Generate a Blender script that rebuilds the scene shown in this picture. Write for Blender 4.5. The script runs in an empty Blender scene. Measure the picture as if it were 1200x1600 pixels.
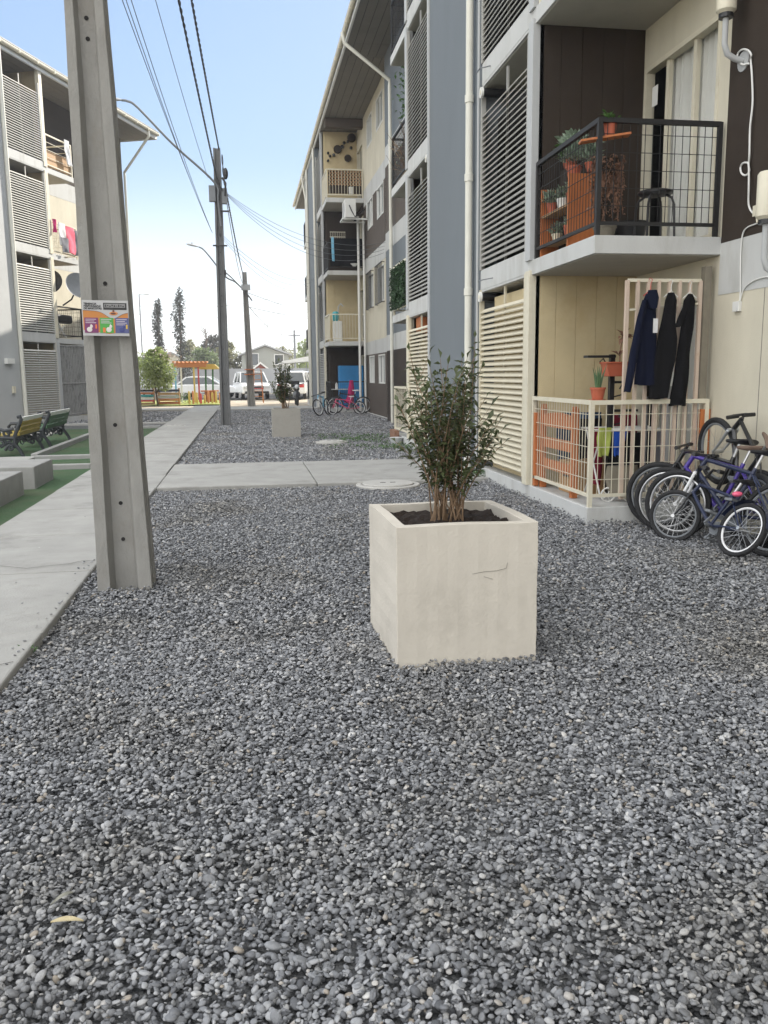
import bpy, bmesh, math, random
import numpy as np
from mathutils import Matrix, Vector
R=math.radians
HAZE=0.0013
random.seed(7); rng=np.random.default_rng(11)
C=bpy.context.scene.collection
S=bpy.context.scene
# ------------------------------------------------------------------ camera, sky, sun, exposure
CAMH=1.45; FPX=1330.0
CAMM=((0.9871057952718827,0.03568083362823222,-0.15604174778647714),(-0.15973512032915674,0.15662576835098327,-0.9746553544827494),(-0.010336356906277355,0.9870132961617379,0.1603056858812173))
cd=bpy.data.cameras.new('camera'); cam=bpy.data.objects.new('camera',cd); C.objects.link(cam)
cam.matrix_world=Matrix([list(CAMM[0])+[0],list(CAMM[1])+[0],list(CAMM[2])+[CAMH],[0,0,0,1]])
cd.sensor_fit='VERTICAL'; cd.sensor_height=36; cd.lens=36*FPX/1600; cd.clip_start=0.05; cd.clip_end=6000
S.camera=cam
SUN_EL=R(30.5); SUN_DIR=Vector((1.0,1.0,0)).normalized()   # horizontal direction TOWARDS the sun
w=bpy.data.worlds.new('World'); S.world=w; w.use_nodes=True
nt=w.node_tree; bg=nt.nodes['Background']
sk=nt.nodes.new('ShaderNodeTexSky'); sk.sky_type='NISHITA'; sk.sun_disc=False
sk.sun_elevation=SUN_EL; sk.sun_rotation=math.atan2(SUN_DIR.x,SUN_DIR.y)
sk.altitude=500; sk.air_density=1.0; sk.dust_density=1.2; sk.ozone_density=1.0
gm=nt.nodes.new('ShaderNodeGamma'); gm.inputs[1].default_value=0.42          # flattens the sky's brightness, evens out the glare round the sun
hs=nt.nodes.new('ShaderNodeHueSaturation'); hs.inputs['Saturation'].default_value=1.45
hz=nt.nodes.new('ShaderNodeMix'); hz.data_type='RGBA'; hz.inputs[7].default_value=(6.7,6.9,6.9,1)   # pale ground haze
tint=nt.nodes.new('ShaderNodeMix'); tint.data_type='RGBA'; tint.blend_type='MULTIPLY'; tint.inputs[0].default_value=1.0; tint.inputs[7].default_value=(1.62,1.82,2.10,1)
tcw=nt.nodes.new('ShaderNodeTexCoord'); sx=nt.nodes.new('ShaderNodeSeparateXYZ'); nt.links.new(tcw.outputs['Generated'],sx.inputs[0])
mrw=nt.nodes.new('ShaderNodeMapRange'); mrw.interpolation_type='SMOOTHSTEP'; mrw.inputs[1].default_value=0.42; mrw.inputs[2].default_value=0.85; mrw.inputs[3].default_value=0.0; mrw.inputs[4].default_value=0.6   # brightness added high overhead to fill the shaded lane
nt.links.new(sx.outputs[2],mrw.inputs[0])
overhead_fill=nt.nodes.new('ShaderNodeMix'); overhead_fill.data_type='RGBA'; overhead_fill.inputs[7].default_value=(14.6,14.4,14.0,1)
nt.links.new(sk.outputs[0],gm.inputs[0]); nt.links.new(gm.outputs[0],hs.inputs['Color']); nt.links.new(hs.outputs[0],tint.inputs[6]); mrh=nt.nodes.new('ShaderNodeMapRange'); mrh.interpolation_type='SMOOTHSTEP'; mrh.inputs[1].default_value=-0.02; mrh.inputs[2].default_value=0.24; mrh.inputs[3].default_value=0.9; mrh.inputs[4].default_value=0.0; nt.links.new(sx.outputs[2],mrh.inputs[0]); nt.links.new(mrh.outputs[0],hz.inputs[0]); nt.links.new(tint.outputs[2],hz.inputs[6]); mrb=nt.nodes.new('ShaderNodeMapRange'); mrb.interpolation_type='SMOOTHSTEP'; mrb.inputs[1].default_value=0.0; mrb.inputs[2].default_value=0.75; mrb.inputs[3].default_value=0.0; mrb.inputs[4].default_value=0.8
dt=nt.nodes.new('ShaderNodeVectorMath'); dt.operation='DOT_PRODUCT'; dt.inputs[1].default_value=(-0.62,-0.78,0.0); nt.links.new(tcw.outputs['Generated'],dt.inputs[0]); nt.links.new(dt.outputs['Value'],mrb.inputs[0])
bk=nt.nodes.new('ShaderNodeMix'); bk.data_type='RGBA'; bk.inputs[7].default_value=(13.2,13.1,12.9,1)   # unseen brightness added opposite the sun to light the shaded faces
nt.links.new(mrb.outputs[0],bk.inputs[0]); nt.links.new(hz.outputs[2],bk.inputs[6]); nt.links.new(bk.outputs[2],overhead_fill.inputs[6]); nt.links.new(mrw.outputs[0],overhead_fill.inputs[0]); nt.links.new(overhead_fill.outputs[2],bg.inputs[0]); bg.inputs[1].default_value=0.13
sd=bpy.data.lights.new('sun','SUN'); sun=bpy.data.objects.new('sun',sd); C.objects.link(sun)
sd.energy=5.0; sd.angle=R(0.5); sd.color=(1.0,0.93,0.82)
sv=Vector((SUN_DIR.x*math.cos(SUN_EL),SUN_DIR.y*math.cos(SUN_EL),math.sin(SUN_EL)))
sun.rotation_euler=sv.to_track_quat('Z','Y').to_euler(); sun.location=(0,0,60)
S.view_settings.view_transform='Standard'; S.view_settings.look='None'; S.view_settings.gamma=1.0
S.view_settings.use_curve_mapping=False
S.view_settings.exposure=0.87
S.cycles.max_bounces=8; S.cycles.transparent_max_bounces=24
S.cycles.use_denoising=True

# ------------------------------------------------------------------ helpers
def ray(x,y):
    c=((x-600)/FPX,-(y-800)/FPX,-1.0)
    return Vector([sum(CAMM[i][k]*c[k] for k in range(3)) for i in range(3)])
def at(x,y,Y):                      # point of photo pixel (x, y) at distance Y down the lane
    r=ray(x,y); return r*(Y/r.y)+Vector((0,0,CAMH))
def gp(x,y,z=0.0):                  # point of photo pixel on the level z
    r=ray(x,y); return r*((z-CAMH)/r.z)+Vector((0,0,CAMH))
Z3=Vector((0,0,1))
class MB:
    def __init__(s,T=None): s.v=[]; s.f=[]; s.m=[]; s.mi=0; s.T=T
    def add(s,vs,fs):
        b=len(s.v)
        if s.T: vs=[s.T(*p) for p in vs]
        s.v+= [tuple(p) for p in vs]; s.f+=[tuple(i+b for i in f) for f in fs]; s.m+=[s.mi]*len(fs)
    def box(s,x0,x1,y0,y1,z0,z1):
        s.add([(x0,y0,z0),(x1,y0,z0),(x1,y1,z0),(x0,y1,z0),(x0,y0,z1),(x1,y0,z1),(x1,y1,z1),(x0,y1,z1)],
              [(0,3,2,1),(4,5,6,7),(0,1,5,4),(1,2,6,5),(2,3,7,6),(3,0,4,7)])
    def bar(s,p,q,w,h,up=Z3):
        p=Vector(p);q=Vector(q);d=(q-p).normalized(); up=Vector(up)
        if abs(d.dot(up))>0.99: up=Vector((0,1,0)) if abs(d.y)<0.9 else Vector((1,0,0))
        sx=d.cross(up).normalized()*(w/2); sz=sx.cross(d).normalized()*(h/2)
        vs=[p-sx-sz,p+sx-sz,p+sx+sz,p-sx+sz,q-sx-sz,q+sx-sz,q+sx+sz,q-sx+sz]
        s.add(vs,[(0,1,2,3),(7,6,5,4),(0,4,5,1),(1,5,6,2),(2,6,7,3),(3,7,4,0)])
    def tube(s,pts,r,n=8,closed=False,cap=True):
        pts=[Vector(p) for p in pts]; N=len(pts); rr=r if isinstance(r,(list,tuple)) else [r]*N
        vs=[];fs=[]; ref=None
        for i,p in enumerate(pts):
            if closed: d=pts[(i+1)%N]-pts[i-1]
            else: d=pts[min(i+1,N-1)]-pts[max(i-1,0)]
            d.normalize()
            if ref is None: ref=d.orthogonal().normalized()
            ref=(ref-d*ref.dot(d)); 
            if ref.length<1e-6: ref=d.orthogonal()
            ref.normalize(); b=d.cross(ref)
            for k in range(n):
                a=2*math.pi*k/n; vs.append(p+(ref*math.cos(a)+b*math.sin(a))*rr[i])
        L=N if closed else N-1
        for i in range(L):
            j=(i+1)%N
            for k in range(n):
                k2=(k+1)%n; fs.append((i*n+k,i*n+k2,j*n+k2,j*n+k))
        if cap and not closed:
            fs.append(tuple(range(n-1,-1,-1))); fs.append(tuple((N-1)*n+k for k in range(n)))
        s.add(vs,fs)
    def lathe(s,c,prof,n=20,ax=(0,0,1)):
        ax=Vector(ax).normalized(); u=ax.orthogonal().normalized(); w_=ax.cross(u); c=Vector(c)
        vs=[];fs=[]
        for (r,h) in prof:
            for k in range(n):
                a=2*math.pi*k/n; vs.append(c+ax*h+(u*math.cos(a)+w_*math.sin(a))*max(r,1e-4))
        for i in range(len(prof)-1):
            for k in range(n):
                k2=(k+1)%n; fs.append((i*n+k,i*n+k2,(i+1)*n+k2,(i+1)*n+k))
        fs.append(tuple(range(n-1,-1,-1))); fs.append(tuple((len(prof)-1)*n+k for k in range(n)))
        s.add(vs,fs)
    def prism(s,poly,d):            # closed polygon of 3D points extruded along vector d
        n=len(poly); P=[Vector(p) for p in poly]; d=Vector(d)
        s.add(P+[p+d for p in P],[tuple(range(n-1,-1,-1)),tuple(range(n,2*n))]+[(i,(i+1)%n,n+(i+1)%n,n+i) for i in range(n)])
    def ball(s,c,r,n=10,m=7):
        c=Vector(c); rx,ry,rz=(r,r,r) if not isinstance(r,(tuple,list)) else r
        vs=[c+Vector((0,0,rz))];fs=[]
        for i in range(1,m):
            t=math.pi*i/m
            for k in range(n):
                a=2*math.pi*k/n; vs.append(c+Vector((rx*math.sin(t)*math.cos(a),ry*math.sin(t)*math.sin(a),rz*math.cos(t))))
        vs.append(c-Vector((0,0,rz)))
        for k in range(n): fs.append((0,1+k,1+(k+1)%n))
        for i in range(m-2):
            for k in range(n):
                a=1+i*n+k;b=1+i*n+(k+1)%n; fs.append((a,a+n,b+n,b))
        e=1+(m-2)*n
        for k in range(n): fs.append((e+k,len(vs)-1,e+(k+1)%n))
        s.add(vs,fs)
    def quad(s,a,b,c,d): s.add([a,b,c,d],[(0,1,2,3)])
    def build(s,name,mats,parent=None,smooth=False,bevel=0,recalc=True):
        me=bpy.data.meshes.new(name)
        base=parent_base(parent)
        me.from_pydata([(x-base[0],y-base[1],z-base[2]) for x,y,z in s.v],[],s.f)
        if not isinstance(mats,(list,tuple)): mats=[mats]
        for m in mats: me.materials.append(m)
        if len(mats)>1: me.polygons.foreach_set('material_index',s.m)
        if recalc:
            bm=bmesh.new(); bm.from_mesh(me); bmesh.ops.recalc_face_normals(bm,faces=bm.faces); bm.to_mesh(me); bm.free()
        if smooth:
            me.polygons.foreach_set('use_smooth',[True]*len(me.polygons))
            try: me.set_sharp_from_angle(angle=R(40))
            except Exception: pass
        me.update()
        o=bpy.data.objects.new(name,me); C.objects.link(o)
        if parent is not None: o.parent=parent
        if bevel:
            b=o.modifiers.new('bevel','BEVEL'); b.width=bevel; b.segments=2; b.limit_method='ANGLE'; b.angle_limit=R(40)
        return o
def parent_base(p):
    b=Vector((0,0,0))
    while p is not None:
        b=b+p.location; p=p.parent
    return b
def tag(o,label,cat,group=None):
    o['label']=label; o['category']=cat
    if group: o['group']=group
    return o
def thing(name,label,cat,loc,group=None):
    o=bpy.data.objects.new(name,None); o.location=loc; o.empty_display_size=0.2; C.objects.link(o)
    return tag(o,label,cat,group)
def struct(o,kind='structure'): o['kind']=kind; return o
def copy_tree(o,parent=None):
    c=o.copy(); C.objects.link(c)
    if parent is not None: c.parent=parent
    for ch in o.children: copy_tree(ch,c)
    return c

# ------------------------------------------------------------------ materials
def mat(name,col,rough=0.8,var=0.12,scale=6.0,bump=0.0,bscale=60.0,metal=0.0,spec=0.4,stain=None,stainamt=0.0,stainscale=1.5,stretch=(1,1,1),trans=0.0,coat=0.0):
    m=bpy.data.materials.new(name); m.use_nodes=True; n=m.node_tree.nodes; l=m.node_tree.links
    p=n['Principled BSDF']; p.inputs['Roughness'].default_value=rough; p.inputs['Metallic'].default_value=metal
    p.inputs['Specular IOR Level'].default_value=spec; p.inputs['Coat Weight'].default_value=coat
    g=n.new('ShaderNodeNewGeometry'); mp=n.new('ShaderNodeMapping'); mp.inputs['Scale'].default_value=stretch
    l.new(g.outputs['Position'],mp.inputs[0])
    tx=n.new('ShaderNodeTexNoise'); tx.inputs['Scale'].default_value=scale; tx.inputs['Detail'].default_value=6; tx.inputs['Roughness'].default_value=0.65
    l.new(mp.outputs[0],tx.inputs['Vector'])
    rp=n.new('ShaderNodeValToRGB'); rp.color_ramp.elements[0].position=0.3; rp.color_ramp.elements[1].position=0.72
    rp.color_ramp.elements[0].color=[c*(1-var) for c in col]+[1]; rp.color_ramp.elements[1].color=[min(1,c*(1+var)) for c in col]+[1]
    l.new(tx.outputs['Fac'],rp.inputs[0]); out=rp.outputs[0]
    if stain:
        t2=n.new('ShaderNodeTexNoise'); t2.inputs['Scale'].default_value=stainscale; t2.inputs['Detail'].default_value=8; t2.inputs['Roughness'].default_value=0.7
        l.new(mp.outputs[0],t2.inputs['Vector'])
        r2=n.new('ShaderNodeValToRGB'); r2.color_ramp.elements[0].position=0.52; r2.color_ramp.elements[1].position=0.75
        r2.color_ramp.elements[0].color=(0,0,0,1); r2.color_ramp.elements[1].color=(stainamt,)*3+(1,)
        l.new(t2.outputs['Fac'],r2.inputs[0])
        mx=n.new('ShaderNodeMix'); mx.data_type='RGBA'; mx.inputs[7].default_value=list(stain)+[1]
        l.new(r2.outputs[0],mx.inputs[0]); l.new(out,mx.inputs[6]); out=mx.outputs[2]
    l.new(out,p.inputs['Base Color'])
    if bump:
        t3=n.new('ShaderNodeTexNoise'); t3.inputs['Scale'].default_value=bscale; t3.inputs['Detail'].default_value=5
        l.new(mp.outputs[0],t3.inputs['Vector'])
        b=n.new('ShaderNodeBump'); b.inputs['Strength'].default_value=bump; b.inputs['Distance'].default_value=0.01
        l.new(t3.outputs['Fac'],b.inputs['Height']); l.new(b.outputs[0],p.inputs['Normal'])
    if trans:
        tr=n.new('ShaderNodeBsdfTranslucent'); l.new(out,tr.inputs[0]); ms=n.new('ShaderNodeMixShader'); ms.inputs[0].default_value=trans
        l.new(p.outputs[0],ms.inputs[1]); l.new(tr.outputs[0],ms.inputs[2]); l.new(ms.outputs[0],n['Material Output'].inputs[0])
    return m
def glass_mat(name,tint=(0.97,0.98,0.98),fac=0.06):
    m=bpy.data.materials.new(name); m.use_nodes=True; n=m.node_tree.nodes; l=m.node_tree.links
    p=n['Principled BSDF']; p.inputs['Base Color'].default_value=(0.02,0.025,0.03,1); p.inputs['Roughness'].default_value=0.03; p.inputs['Specular IOR Level'].default_value=0.6
    t=n.new('ShaderNodeBsdfTransparent'); t.inputs[0].default_value=list(tint)+[1]
    ms=n.new('ShaderNodeMixShader'); ms.inputs[0].default_value=fac
    l.new(t.outputs[0],ms.inputs[1]); l.new(p.outputs[0],ms.inputs[2]); l.new(ms.outputs[0],n['Material Output'].inputs[0])
    return m
M={}
M['cream']=mat('cream_render',(0.575,0.535,0.425),0.85,0.08,2.0,0.25,120,stain=(0.40,0.36,0.27),stainamt=0.6,stainscale=0.7,stretch=(1,1,.45))
M['creamboard']=mat('cream_fibre_board',(0.55,0.455,0.275),0.8,0.08,2.0,0.12,90,stain=(0.36,0.24,0.10),stainamt=0.45,stainscale=1.2)
M['brown']=mat('dark_brown_render',(0.031,0.0215,0.0145),0.85,0.14,2.5,0.2,120,stain=(0.055,0.042,0.033),stainamt=0.4,stainscale=0.8)
M['taupe']=mat('taupe_render',(0.092,0.074,0.060),0.85,0.1,2.5,0.2,120)
M['band']=mat('grey_white_concrete_paint',(0.50,0.505,0.49),0.8,0.06,1.5,0.25,90,stain=(0.30,0.285,0.25),stainamt=0.6,stainscale=1.6,stretch=(1.4,1.4,.35))
M['fin']=mat('slate_blue_paint',(0.148,0.167,0.182),0.75,0.08,1.0,0.15,60,stain=(0.11,0.12,0.128),stainamt=0.5,stainscale=0.5,stretch=(1,1,.35))
M['finpale']=mat('pale_grey_paint',(0.42,0.43,0.43),0.75,0.06,1.2,0.12,60)
M['white']=mat('white_paint',(0.68,0.68,0.65),0.5,0.05,4,0.05,60,stain=(0.45,0.42,0.36),stainamt=0.3)
M['ivory']=mat('ivory_painted_steel',(0.62,0.58,0.46),0.5,0.06,4,0.05,60,stain=(0.36,0.26,0.16),stainamt=0.3,stainscale=5)
M['slat']=mat('pale_louvre_metal',(0.37,0.365,0.34),0.5,0.06,3,0.04,60,stain=(0.35,0.33,0.29),stainamt=0.35,stainscale=3)
M['slat_suntoned']=mat('suntoned_louvre_metal',(0.48,0.47,0.43),0.5,0.06,3,0.04,60,stain=(0.42,0.40,0.34),stainamt=0.4,stainscale=3)  # louvre metal again, lighter: sunlight on the left block put into the colour
M['slatcream']=mat('cream_louvre_metal',(0.60,0.55,0.42),0.5,0.06,3,0.04,60,stain=(0.40,0.33,0.22),stainamt=0.35,stainscale=3)
M['pipe']=mat('ivory_pvc',(0.62,0.61,0.54),0.45,0.05,3,0.03,40,stain=(0.45,0.42,0.34),stainamt=0.3,stainscale=2)
M['steel']=mat('dark_grey_steel',(0.014,0.0135,0.013),0.6,0.15,8,0.05,80,spec=0.5)
M['greysteel']=mat('grey_steel',(0.16,0.17,0.18),0.5,0.1,8,0.05,80)
M['soffit']=mat('grey_brown_soffit_board',(0.18,0.165,0.145),0.8,0.08,2,0.1,60)
M['underside']=mat('painted_slab_underside',(0.40,0.38,0.33),0.85,0.07,2,0.15,80,stain=(0.28,0.25,0.2),stainamt=0.3)
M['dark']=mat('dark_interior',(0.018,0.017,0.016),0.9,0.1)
M['glass']=glass_mat('window_glass')
M['curtain']=mat('white_curtain',(0.86,0.85,0.80),0.9,0.04,3,0,60,trans=0.25)
M['blind']=mat('grey_blind',(0.26,0.28,0.29),0.7,0.08,3)
M['concrete']=mat('grey_concrete',(0.28,0.277,0.265),0.9,0.1,3,0.35,70,stain=(0.2,0.19,0.175),stainamt=0.5,stainscale=2)
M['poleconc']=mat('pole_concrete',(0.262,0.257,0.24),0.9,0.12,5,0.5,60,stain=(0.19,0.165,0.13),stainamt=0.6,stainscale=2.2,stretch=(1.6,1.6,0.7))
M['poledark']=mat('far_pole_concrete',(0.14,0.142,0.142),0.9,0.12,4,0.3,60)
M['pathconc']=mat('path_concrete',(0.325,0.32,0.30),0.9,0.12,2.2,0.35,80,stain=(0.19,0.185,0.17),stainamt=0.8,stainscale=1.7)
M['planter']=mat('whitewashed_concrete',(0.56,0.52,0.45),0.85,0.06,2.5,0.2,60,stain=(0.38,0.35,0.295),stainamt=0.5,stainscale=3.4)
M['planter2']=mat('raw_concrete_planter',(0.33,0.315,0.28),0.9,0.1,3,0.3,40,stain=(0.2,0.19,0.17),stainamt=0.5,stainscale=3)
M['soil']=mat('dark_potting_soil',(0.022,0.014,0.010),0.95,0.4,40,1.0,90)
M['orangewood']=mat('orange_varnished_wood',(0.42,0.135,0.04),0.5,0.18,4,0.08,30,stretch=(8,8,1))
M['terracotta']=mat('terracotta_plastic',(0.40,0.10,0.05),0.6,0.1,5)
M['black']=mat('black_plastic',(0.012,0.012,0.013),0.4,0.1,5,spec=0.5)
M['rubber']=mat('tyre_rubber',(0.017,0.017,0.018),0.75,0.2,20,0.3,120)
M['chrome']=mat('worn_alloy',(0.5,0.5,0.5),0.35,0.1,10,metal=0.85)
M['leaf']=mat('dark_green_leaf',(0.088,0.108,0.046),0.42,0.55,9,trans=0.32,spec=0.4)
M['stem']=mat('reddish_brown_stem',(0.19,0.125,0.075),0.8,0.3,14)
M['succ']=mat('grey_green_succulent',(0.24,0.31,0.23),0.6,0.3,9)
M['green']=mat('fresh_green_leaf',(0.07,0.15,0.035),0.5,0.35,9,trans=0.2)
M['dried']=mat('dried_brown_vine',(0.23,0.125,0.08),0.8,0.35,12)
M['card']=mat('cardboard',(0.44,0.27,0.13),0.9,0.08,4)
M['woodboard']=mat('tan_timber_board',(0.42,0.26,0.13),0.7,0.15,2,0.1,20,stretch=(1,1,0.15))
M['skyblue']=mat('blue_cloth_cover',(0.03,0.21,0.47),0.7,0.12,3)
def cloth(name,col,var=0.15): 
    M[name]=mat(name,col,0.95,var,6,0.25,50,spec=0.15); return M[name]
cloth('navy_fleece',(0.006,0.008,0.02)); cloth('black_cotton',(0.008,0.008,0.009)); cloth('lime_cotton',(0.36,0.42,0.10)); cloth('blue_cotton',(0.02,0.08,0.42))
cloth('khaki_cotton',(0.20,0.18,0.14)); cloth('crimson_cotton',(0.16,0.015,0.03)); cloth('pink_cotton',(0.75,0.16,0.22)); cloth('white_cotton',(0.66,0.66,0.66)); cloth('grey_cotton',(0.2,0.2,0.22)); cloth('magenta_cotton',(0.42,0.03,0.13)); cloth('denim',(0.03,0.06,0.11))
def paint(name,col,rough=0.35,metal=0.0,coat=0.3):
    M[name]=mat(name,col,rough,0.06,8,metal=metal,coat=coat,spec=0.5); return M[name]
paint('yellow_paint',(0.50,0.36,0.08),0.6,coat=0); paint('red_paint',(0.5,0.03,0.03)); paint('green_paint',(0.03,0.17,0.05),0.6,coat=0); paint('sky_paint',(0.16,0.42,0.60)); paint('violet_paint',(0.05,0.025,0.24)); paint('navy_paint',(0.018,0.025,0.06)); paint('white_gloss',(0.75,0.75,0.75)); paint('silver_paint',(0.5,0.52,0.54),0.3,0.6); paint('black_gloss',(0.014,0.014,0.015)); paint('pink_paint',(0.7,0.1,0.2)); paint('orange_paint',(0.50,0.20,0.07),0.6,coat=0); paint('teal_paint',(0.02,0.3,0.33))
paint('car_white',(0.74,0.75,0.76),0.25,0,0.6); paint('car_silver',(0.42,0.43,0.45),0.3,0.4,0.6); paint('cast_iron',(0.022,0.026,0.03),0.55,0,0)
M['bench_yellow']=mat('bench_yellow_slat',(0.30,0.22,0.03),0.6,0.15,3,0.1,30); M['bench_green']=mat('bench_green_slat',(0.05,0.115,0.055),0.6,0.15,3,0.1,30)
M['carglass']=mat('car_glass',(0.03,0.04,0.045),0.06,0.0,1,spec=0.8)
M['saddle']=mat('worn_brown_saddle',(0.14,0.095,0.07),0.7,0.2,12)
# ------------------------------------------------------------------ ground, paths, gravel
def ground_mat(name,cols,scale,rough=0.95,bump=0.5,bscale=30,patch=None,patchscale=0.5):
    m=bpy.data.materials.new(name); m.use_nodes=True; n=m.node_tree.nodes; l=m.node_tree.links
    p=n['Principled BSDF']; p.inputs['Roughness'].default_value=rough; p.inputs['Specular IOR Level'].default_value=0.2
    g=n.new('ShaderNodeNewGeometry'); v=n.new('ShaderNodeTexVoronoi'); v.inputs['Scale'].default_value=scale
    l.new(g.outputs['Position'],v.inputs['Vector'])
    r=n.new('ShaderNodeValToRGB'); e=r.color_ramp.elements; e[0].color=list(cols[0])+[1]; e[1].color=list(cols[1])+[1]
    sp=n.new('ShaderNodeSeparateColor'); l.new(v.outputs['Color'],sp.inputs[0]); l.new(sp.outputs[0],r.inputs[0]); out=r.outputs[0]
    if patch:
        t=n.new('ShaderNodeTexNoise'); t.inputs['Scale'].default_value=patchscale; t.inputs['Detail'].default_value=6; l.new(g.outputs['Position'],t.inputs['Vector'])
        r2=n.new('ShaderNodeValToRGB'); r2.color_ramp.elements[0].position=0.45; r2.color_ramp.elements[1].position=0.65; l.new(t.outputs['Fac'],r2.inputs[0])
        mx=n.new('ShaderNodeMix'); mx.data_type='RGBA'; mx.inputs[7].default_value=list(patch)+[1]; l.new(r2.outputs[0],mx.inputs[0]); l.new(out,mx.inputs[6]); out=mx.outputs[2]
    l.new(out,p.inputs['Base Color'])
    b=n.new('ShaderNodeBump'); b.inputs['Strength'].default_value=bump; b.inputs['Distance'].default_value=0.02; b.invert=True
    l.new(v.outputs['Distance'],b.inputs['Height']); l.new(b.outputs[0],p.inputs['Normal'])
    return m
M['earth']=ground_mat('sandy_earth',((0.30,0.255,0.19),(0.42,0.36,0.28)),8,bump=0.15,patch=(0.36,0.33,0.28))
M['gravelbase']=ground_mat('gravel_base',((0.06,0.062,0.064),(0.17,0.173,0.177)),60,bump=0.9)
M['turf']=ground_mat('artificial_turf',((0.04,0.082,0.038),(0.07,0.12,0.06)),70,bump=0.6,patch=(0.075,0.10,0.055),patchscale=1.0)
M['parkgrass']=ground_mat('park_grass',((0.17,0.23,0.04),(0.27,0.32,0.07)),20,bump=0.5,patch=(0.36,0.33,0.16),patchscale=0.6)
M['asphalt']=ground_mat('asphalt',((0.045,0.045,0.046),(0.065,0.065,0.064)),60,bump=0.3)
def sheet(name,x0,x1,y0,y1,z,m,nx=1,ny=1,amp=0.0,sc=1.0):
    b=MB(); 
    for j in range(ny+1):
        for i in range(nx+1):
            x=x0+(x1-x0)*i/nx; y=y0+(y1-y0)*j/ny
            b.v.append((x,y,z+amp*(math.sin(x*3.1*sc+1.3*math.sin(y*1.7*sc))+math.sin(y*2.3*sc+x*1.1*sc))*0.5))
    for j in range(ny):
        for i in range(nx):
            a=j*(nx+1)+i; b.f.append((a,a+1,a+nx+2,a+nx+1)); b.m.append(0)
    return struct(b.build(name,m,recalc=False))
sheet('ground',-1500,1500,-300,3000,-0.09,M['earth'])
sheet('gravel_bed',-1.3,4.5,-8,11.2,-0.022,M['gravelbase'])
sheet('gravel_bed',-1.3,4.7,14.3,36.2,-0.022,M['gravelbase'])
sheet('gravel_bed',-6.2,-2.38,25.3,36.6,-0.02,M['gravelbase'])
sheet('turf',-14,-2.35,2,25.2,-0.005,M['turf'],60,60,0.012,0.8)
sheet('park_lawn',-9.5,-0.9,45.2,54,-0.04,M['parkgrass'],20,20,0.03,0.7)
sheet('road',-60,60,54.6,70,-0.05,M['asphalt'])
b=MB(); y=-6.0; rnd=random.Random(3)
while y<41.5:                         # poured slabs of the path along the lane
    L=min(1.55,41.5-y); dz=rnd.uniform(-0.006,0.006)
    b.box(-2.385+rnd.uniform(-.008,.008),-1.17+rnd.uniform(-.008,.008),y+0.006,y+L-0.006,-0.3,0.045+dz); y+=L
struct(b.build('path',M['pathconc'],bevel=0.012))
b=MB(); x=-1.16
for L in (2.05,1.75,2.6):
    b.box(x+0.006,min(x+L,4.3)-0.006,11.05,13.95,-0.3,0.047+rnd.uniform(-.004,.004)); x+=L
struct(b.build('path',M['pathconc'],bevel=0.012))
b=MB(); b.box(-1.16,3.1,36.2,37.4,-0.3,0.05); b.box(-6.2,-2.39,27.2,27.7,-0.3,0.03); b.box(-12,3.1,38.2,40.0,-0.3,0.02)
struct(b.build('path',M['pathconc'],bevel=0.01))
rc=random.Random(21); b=MB()
for k in range(9):
    x=rc.choice([-2.37,-1.19]); y=rc.uniform(3,26); d=1 if x<-2 else -1; px,py=x,y
    for q in range(rc.randint(4,9)):
        nx=px+d*rc.uniform(.06,.16); ny=py+rc.uniform(-.10,.12)
        if nx>-1.2 or nx<-2.36: break
        b.bar((px,py,.0515),(nx,ny,.0515),.004,.0012); px,py=nx,ny
struct(b.build('path',mat('dark_crack',(.10,.095,.085),.95,.1)))
# loose stones of the gravel: one object, instanced pebbles
def pebble_variant(k):
    bm=bmesh.new(); bmesh.ops.create_icosphere(bm,subdivisions=2,radius=1.0)
    r=np.random.default_rng(100+k); a=r.normal(size=(5,3)); ph=r.uniform(0,6.28,5)
    sx,sy,sz=1.0,r.uniform(0.58,0.88),r.uniform(0.30,0.58)
    pl=[(Vector(r.normal(size=3)).normalized(),r.uniform(0.60,0.9)) for _ in range(7)]
    for v in bm.verts:
        p=v.co.copy(); d=sum(math.sin(a[i].dot(np.array(p))*1.1+ph[i]) for i in range(5))*0.045
        p=p*(1+d)
        for nrm,dd in pl:
            t=p.dot(nrm)
            if t>dd: p-=nrm*(t-dd)*0.85
        v.co=Vector((p.x*sx,p.y*sy,p.z*sz))
    me=bpy.data.meshes.new('pebble'); bm.to_mesh(me); bm.free()
    me.polygons.foreach_set('use_smooth',[True]*len(me.polygons))
    return bpy.data.objects.new('pebble',me)
stone=bpy.data.materials.new('grey_river_pebble'); stone.use_nodes=True
n=stone.node_tree.nodes; l=stone.node_tree.links; p=n['Principled BSDF']; p.inputs['Roughness'].default_value=0.72; p.inputs['Specular IOR Level'].default_value=0.35
oi=n.new('ShaderNodeObjectInfo'); rp=n.new('ShaderNodeValToRGB'); l.new(oi.outputs['Random'],rp.inputs[0])
els=[(0.0,(0.082,0.084,0.088)),(0.2,(0.140,0.143,0.148)),(0.45,(0.198,0.202,0.207)),(0.7,(0.262,0.265,0.269)),(0.88,(0.335,0.337,0.335)),(0.955,(0.42,0.418,0.408)),(0.975,(0.28,0.24,0.19)),(1.0,(0.52,0.51,0.48))]
rp.color_ramp.elements[0].position=0; rp.color_ramp.elements[0].color=list(els[0][1])+[1]; rp.color_ramp.elements[1].position=1; rp.color_ramp.elements[1].color=list(els[-1][1])+[1]
for pos,c in els[1:-1]:
    e=rp.color_ramp.elements.new(pos); e.color=list(c)+[1]
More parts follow.
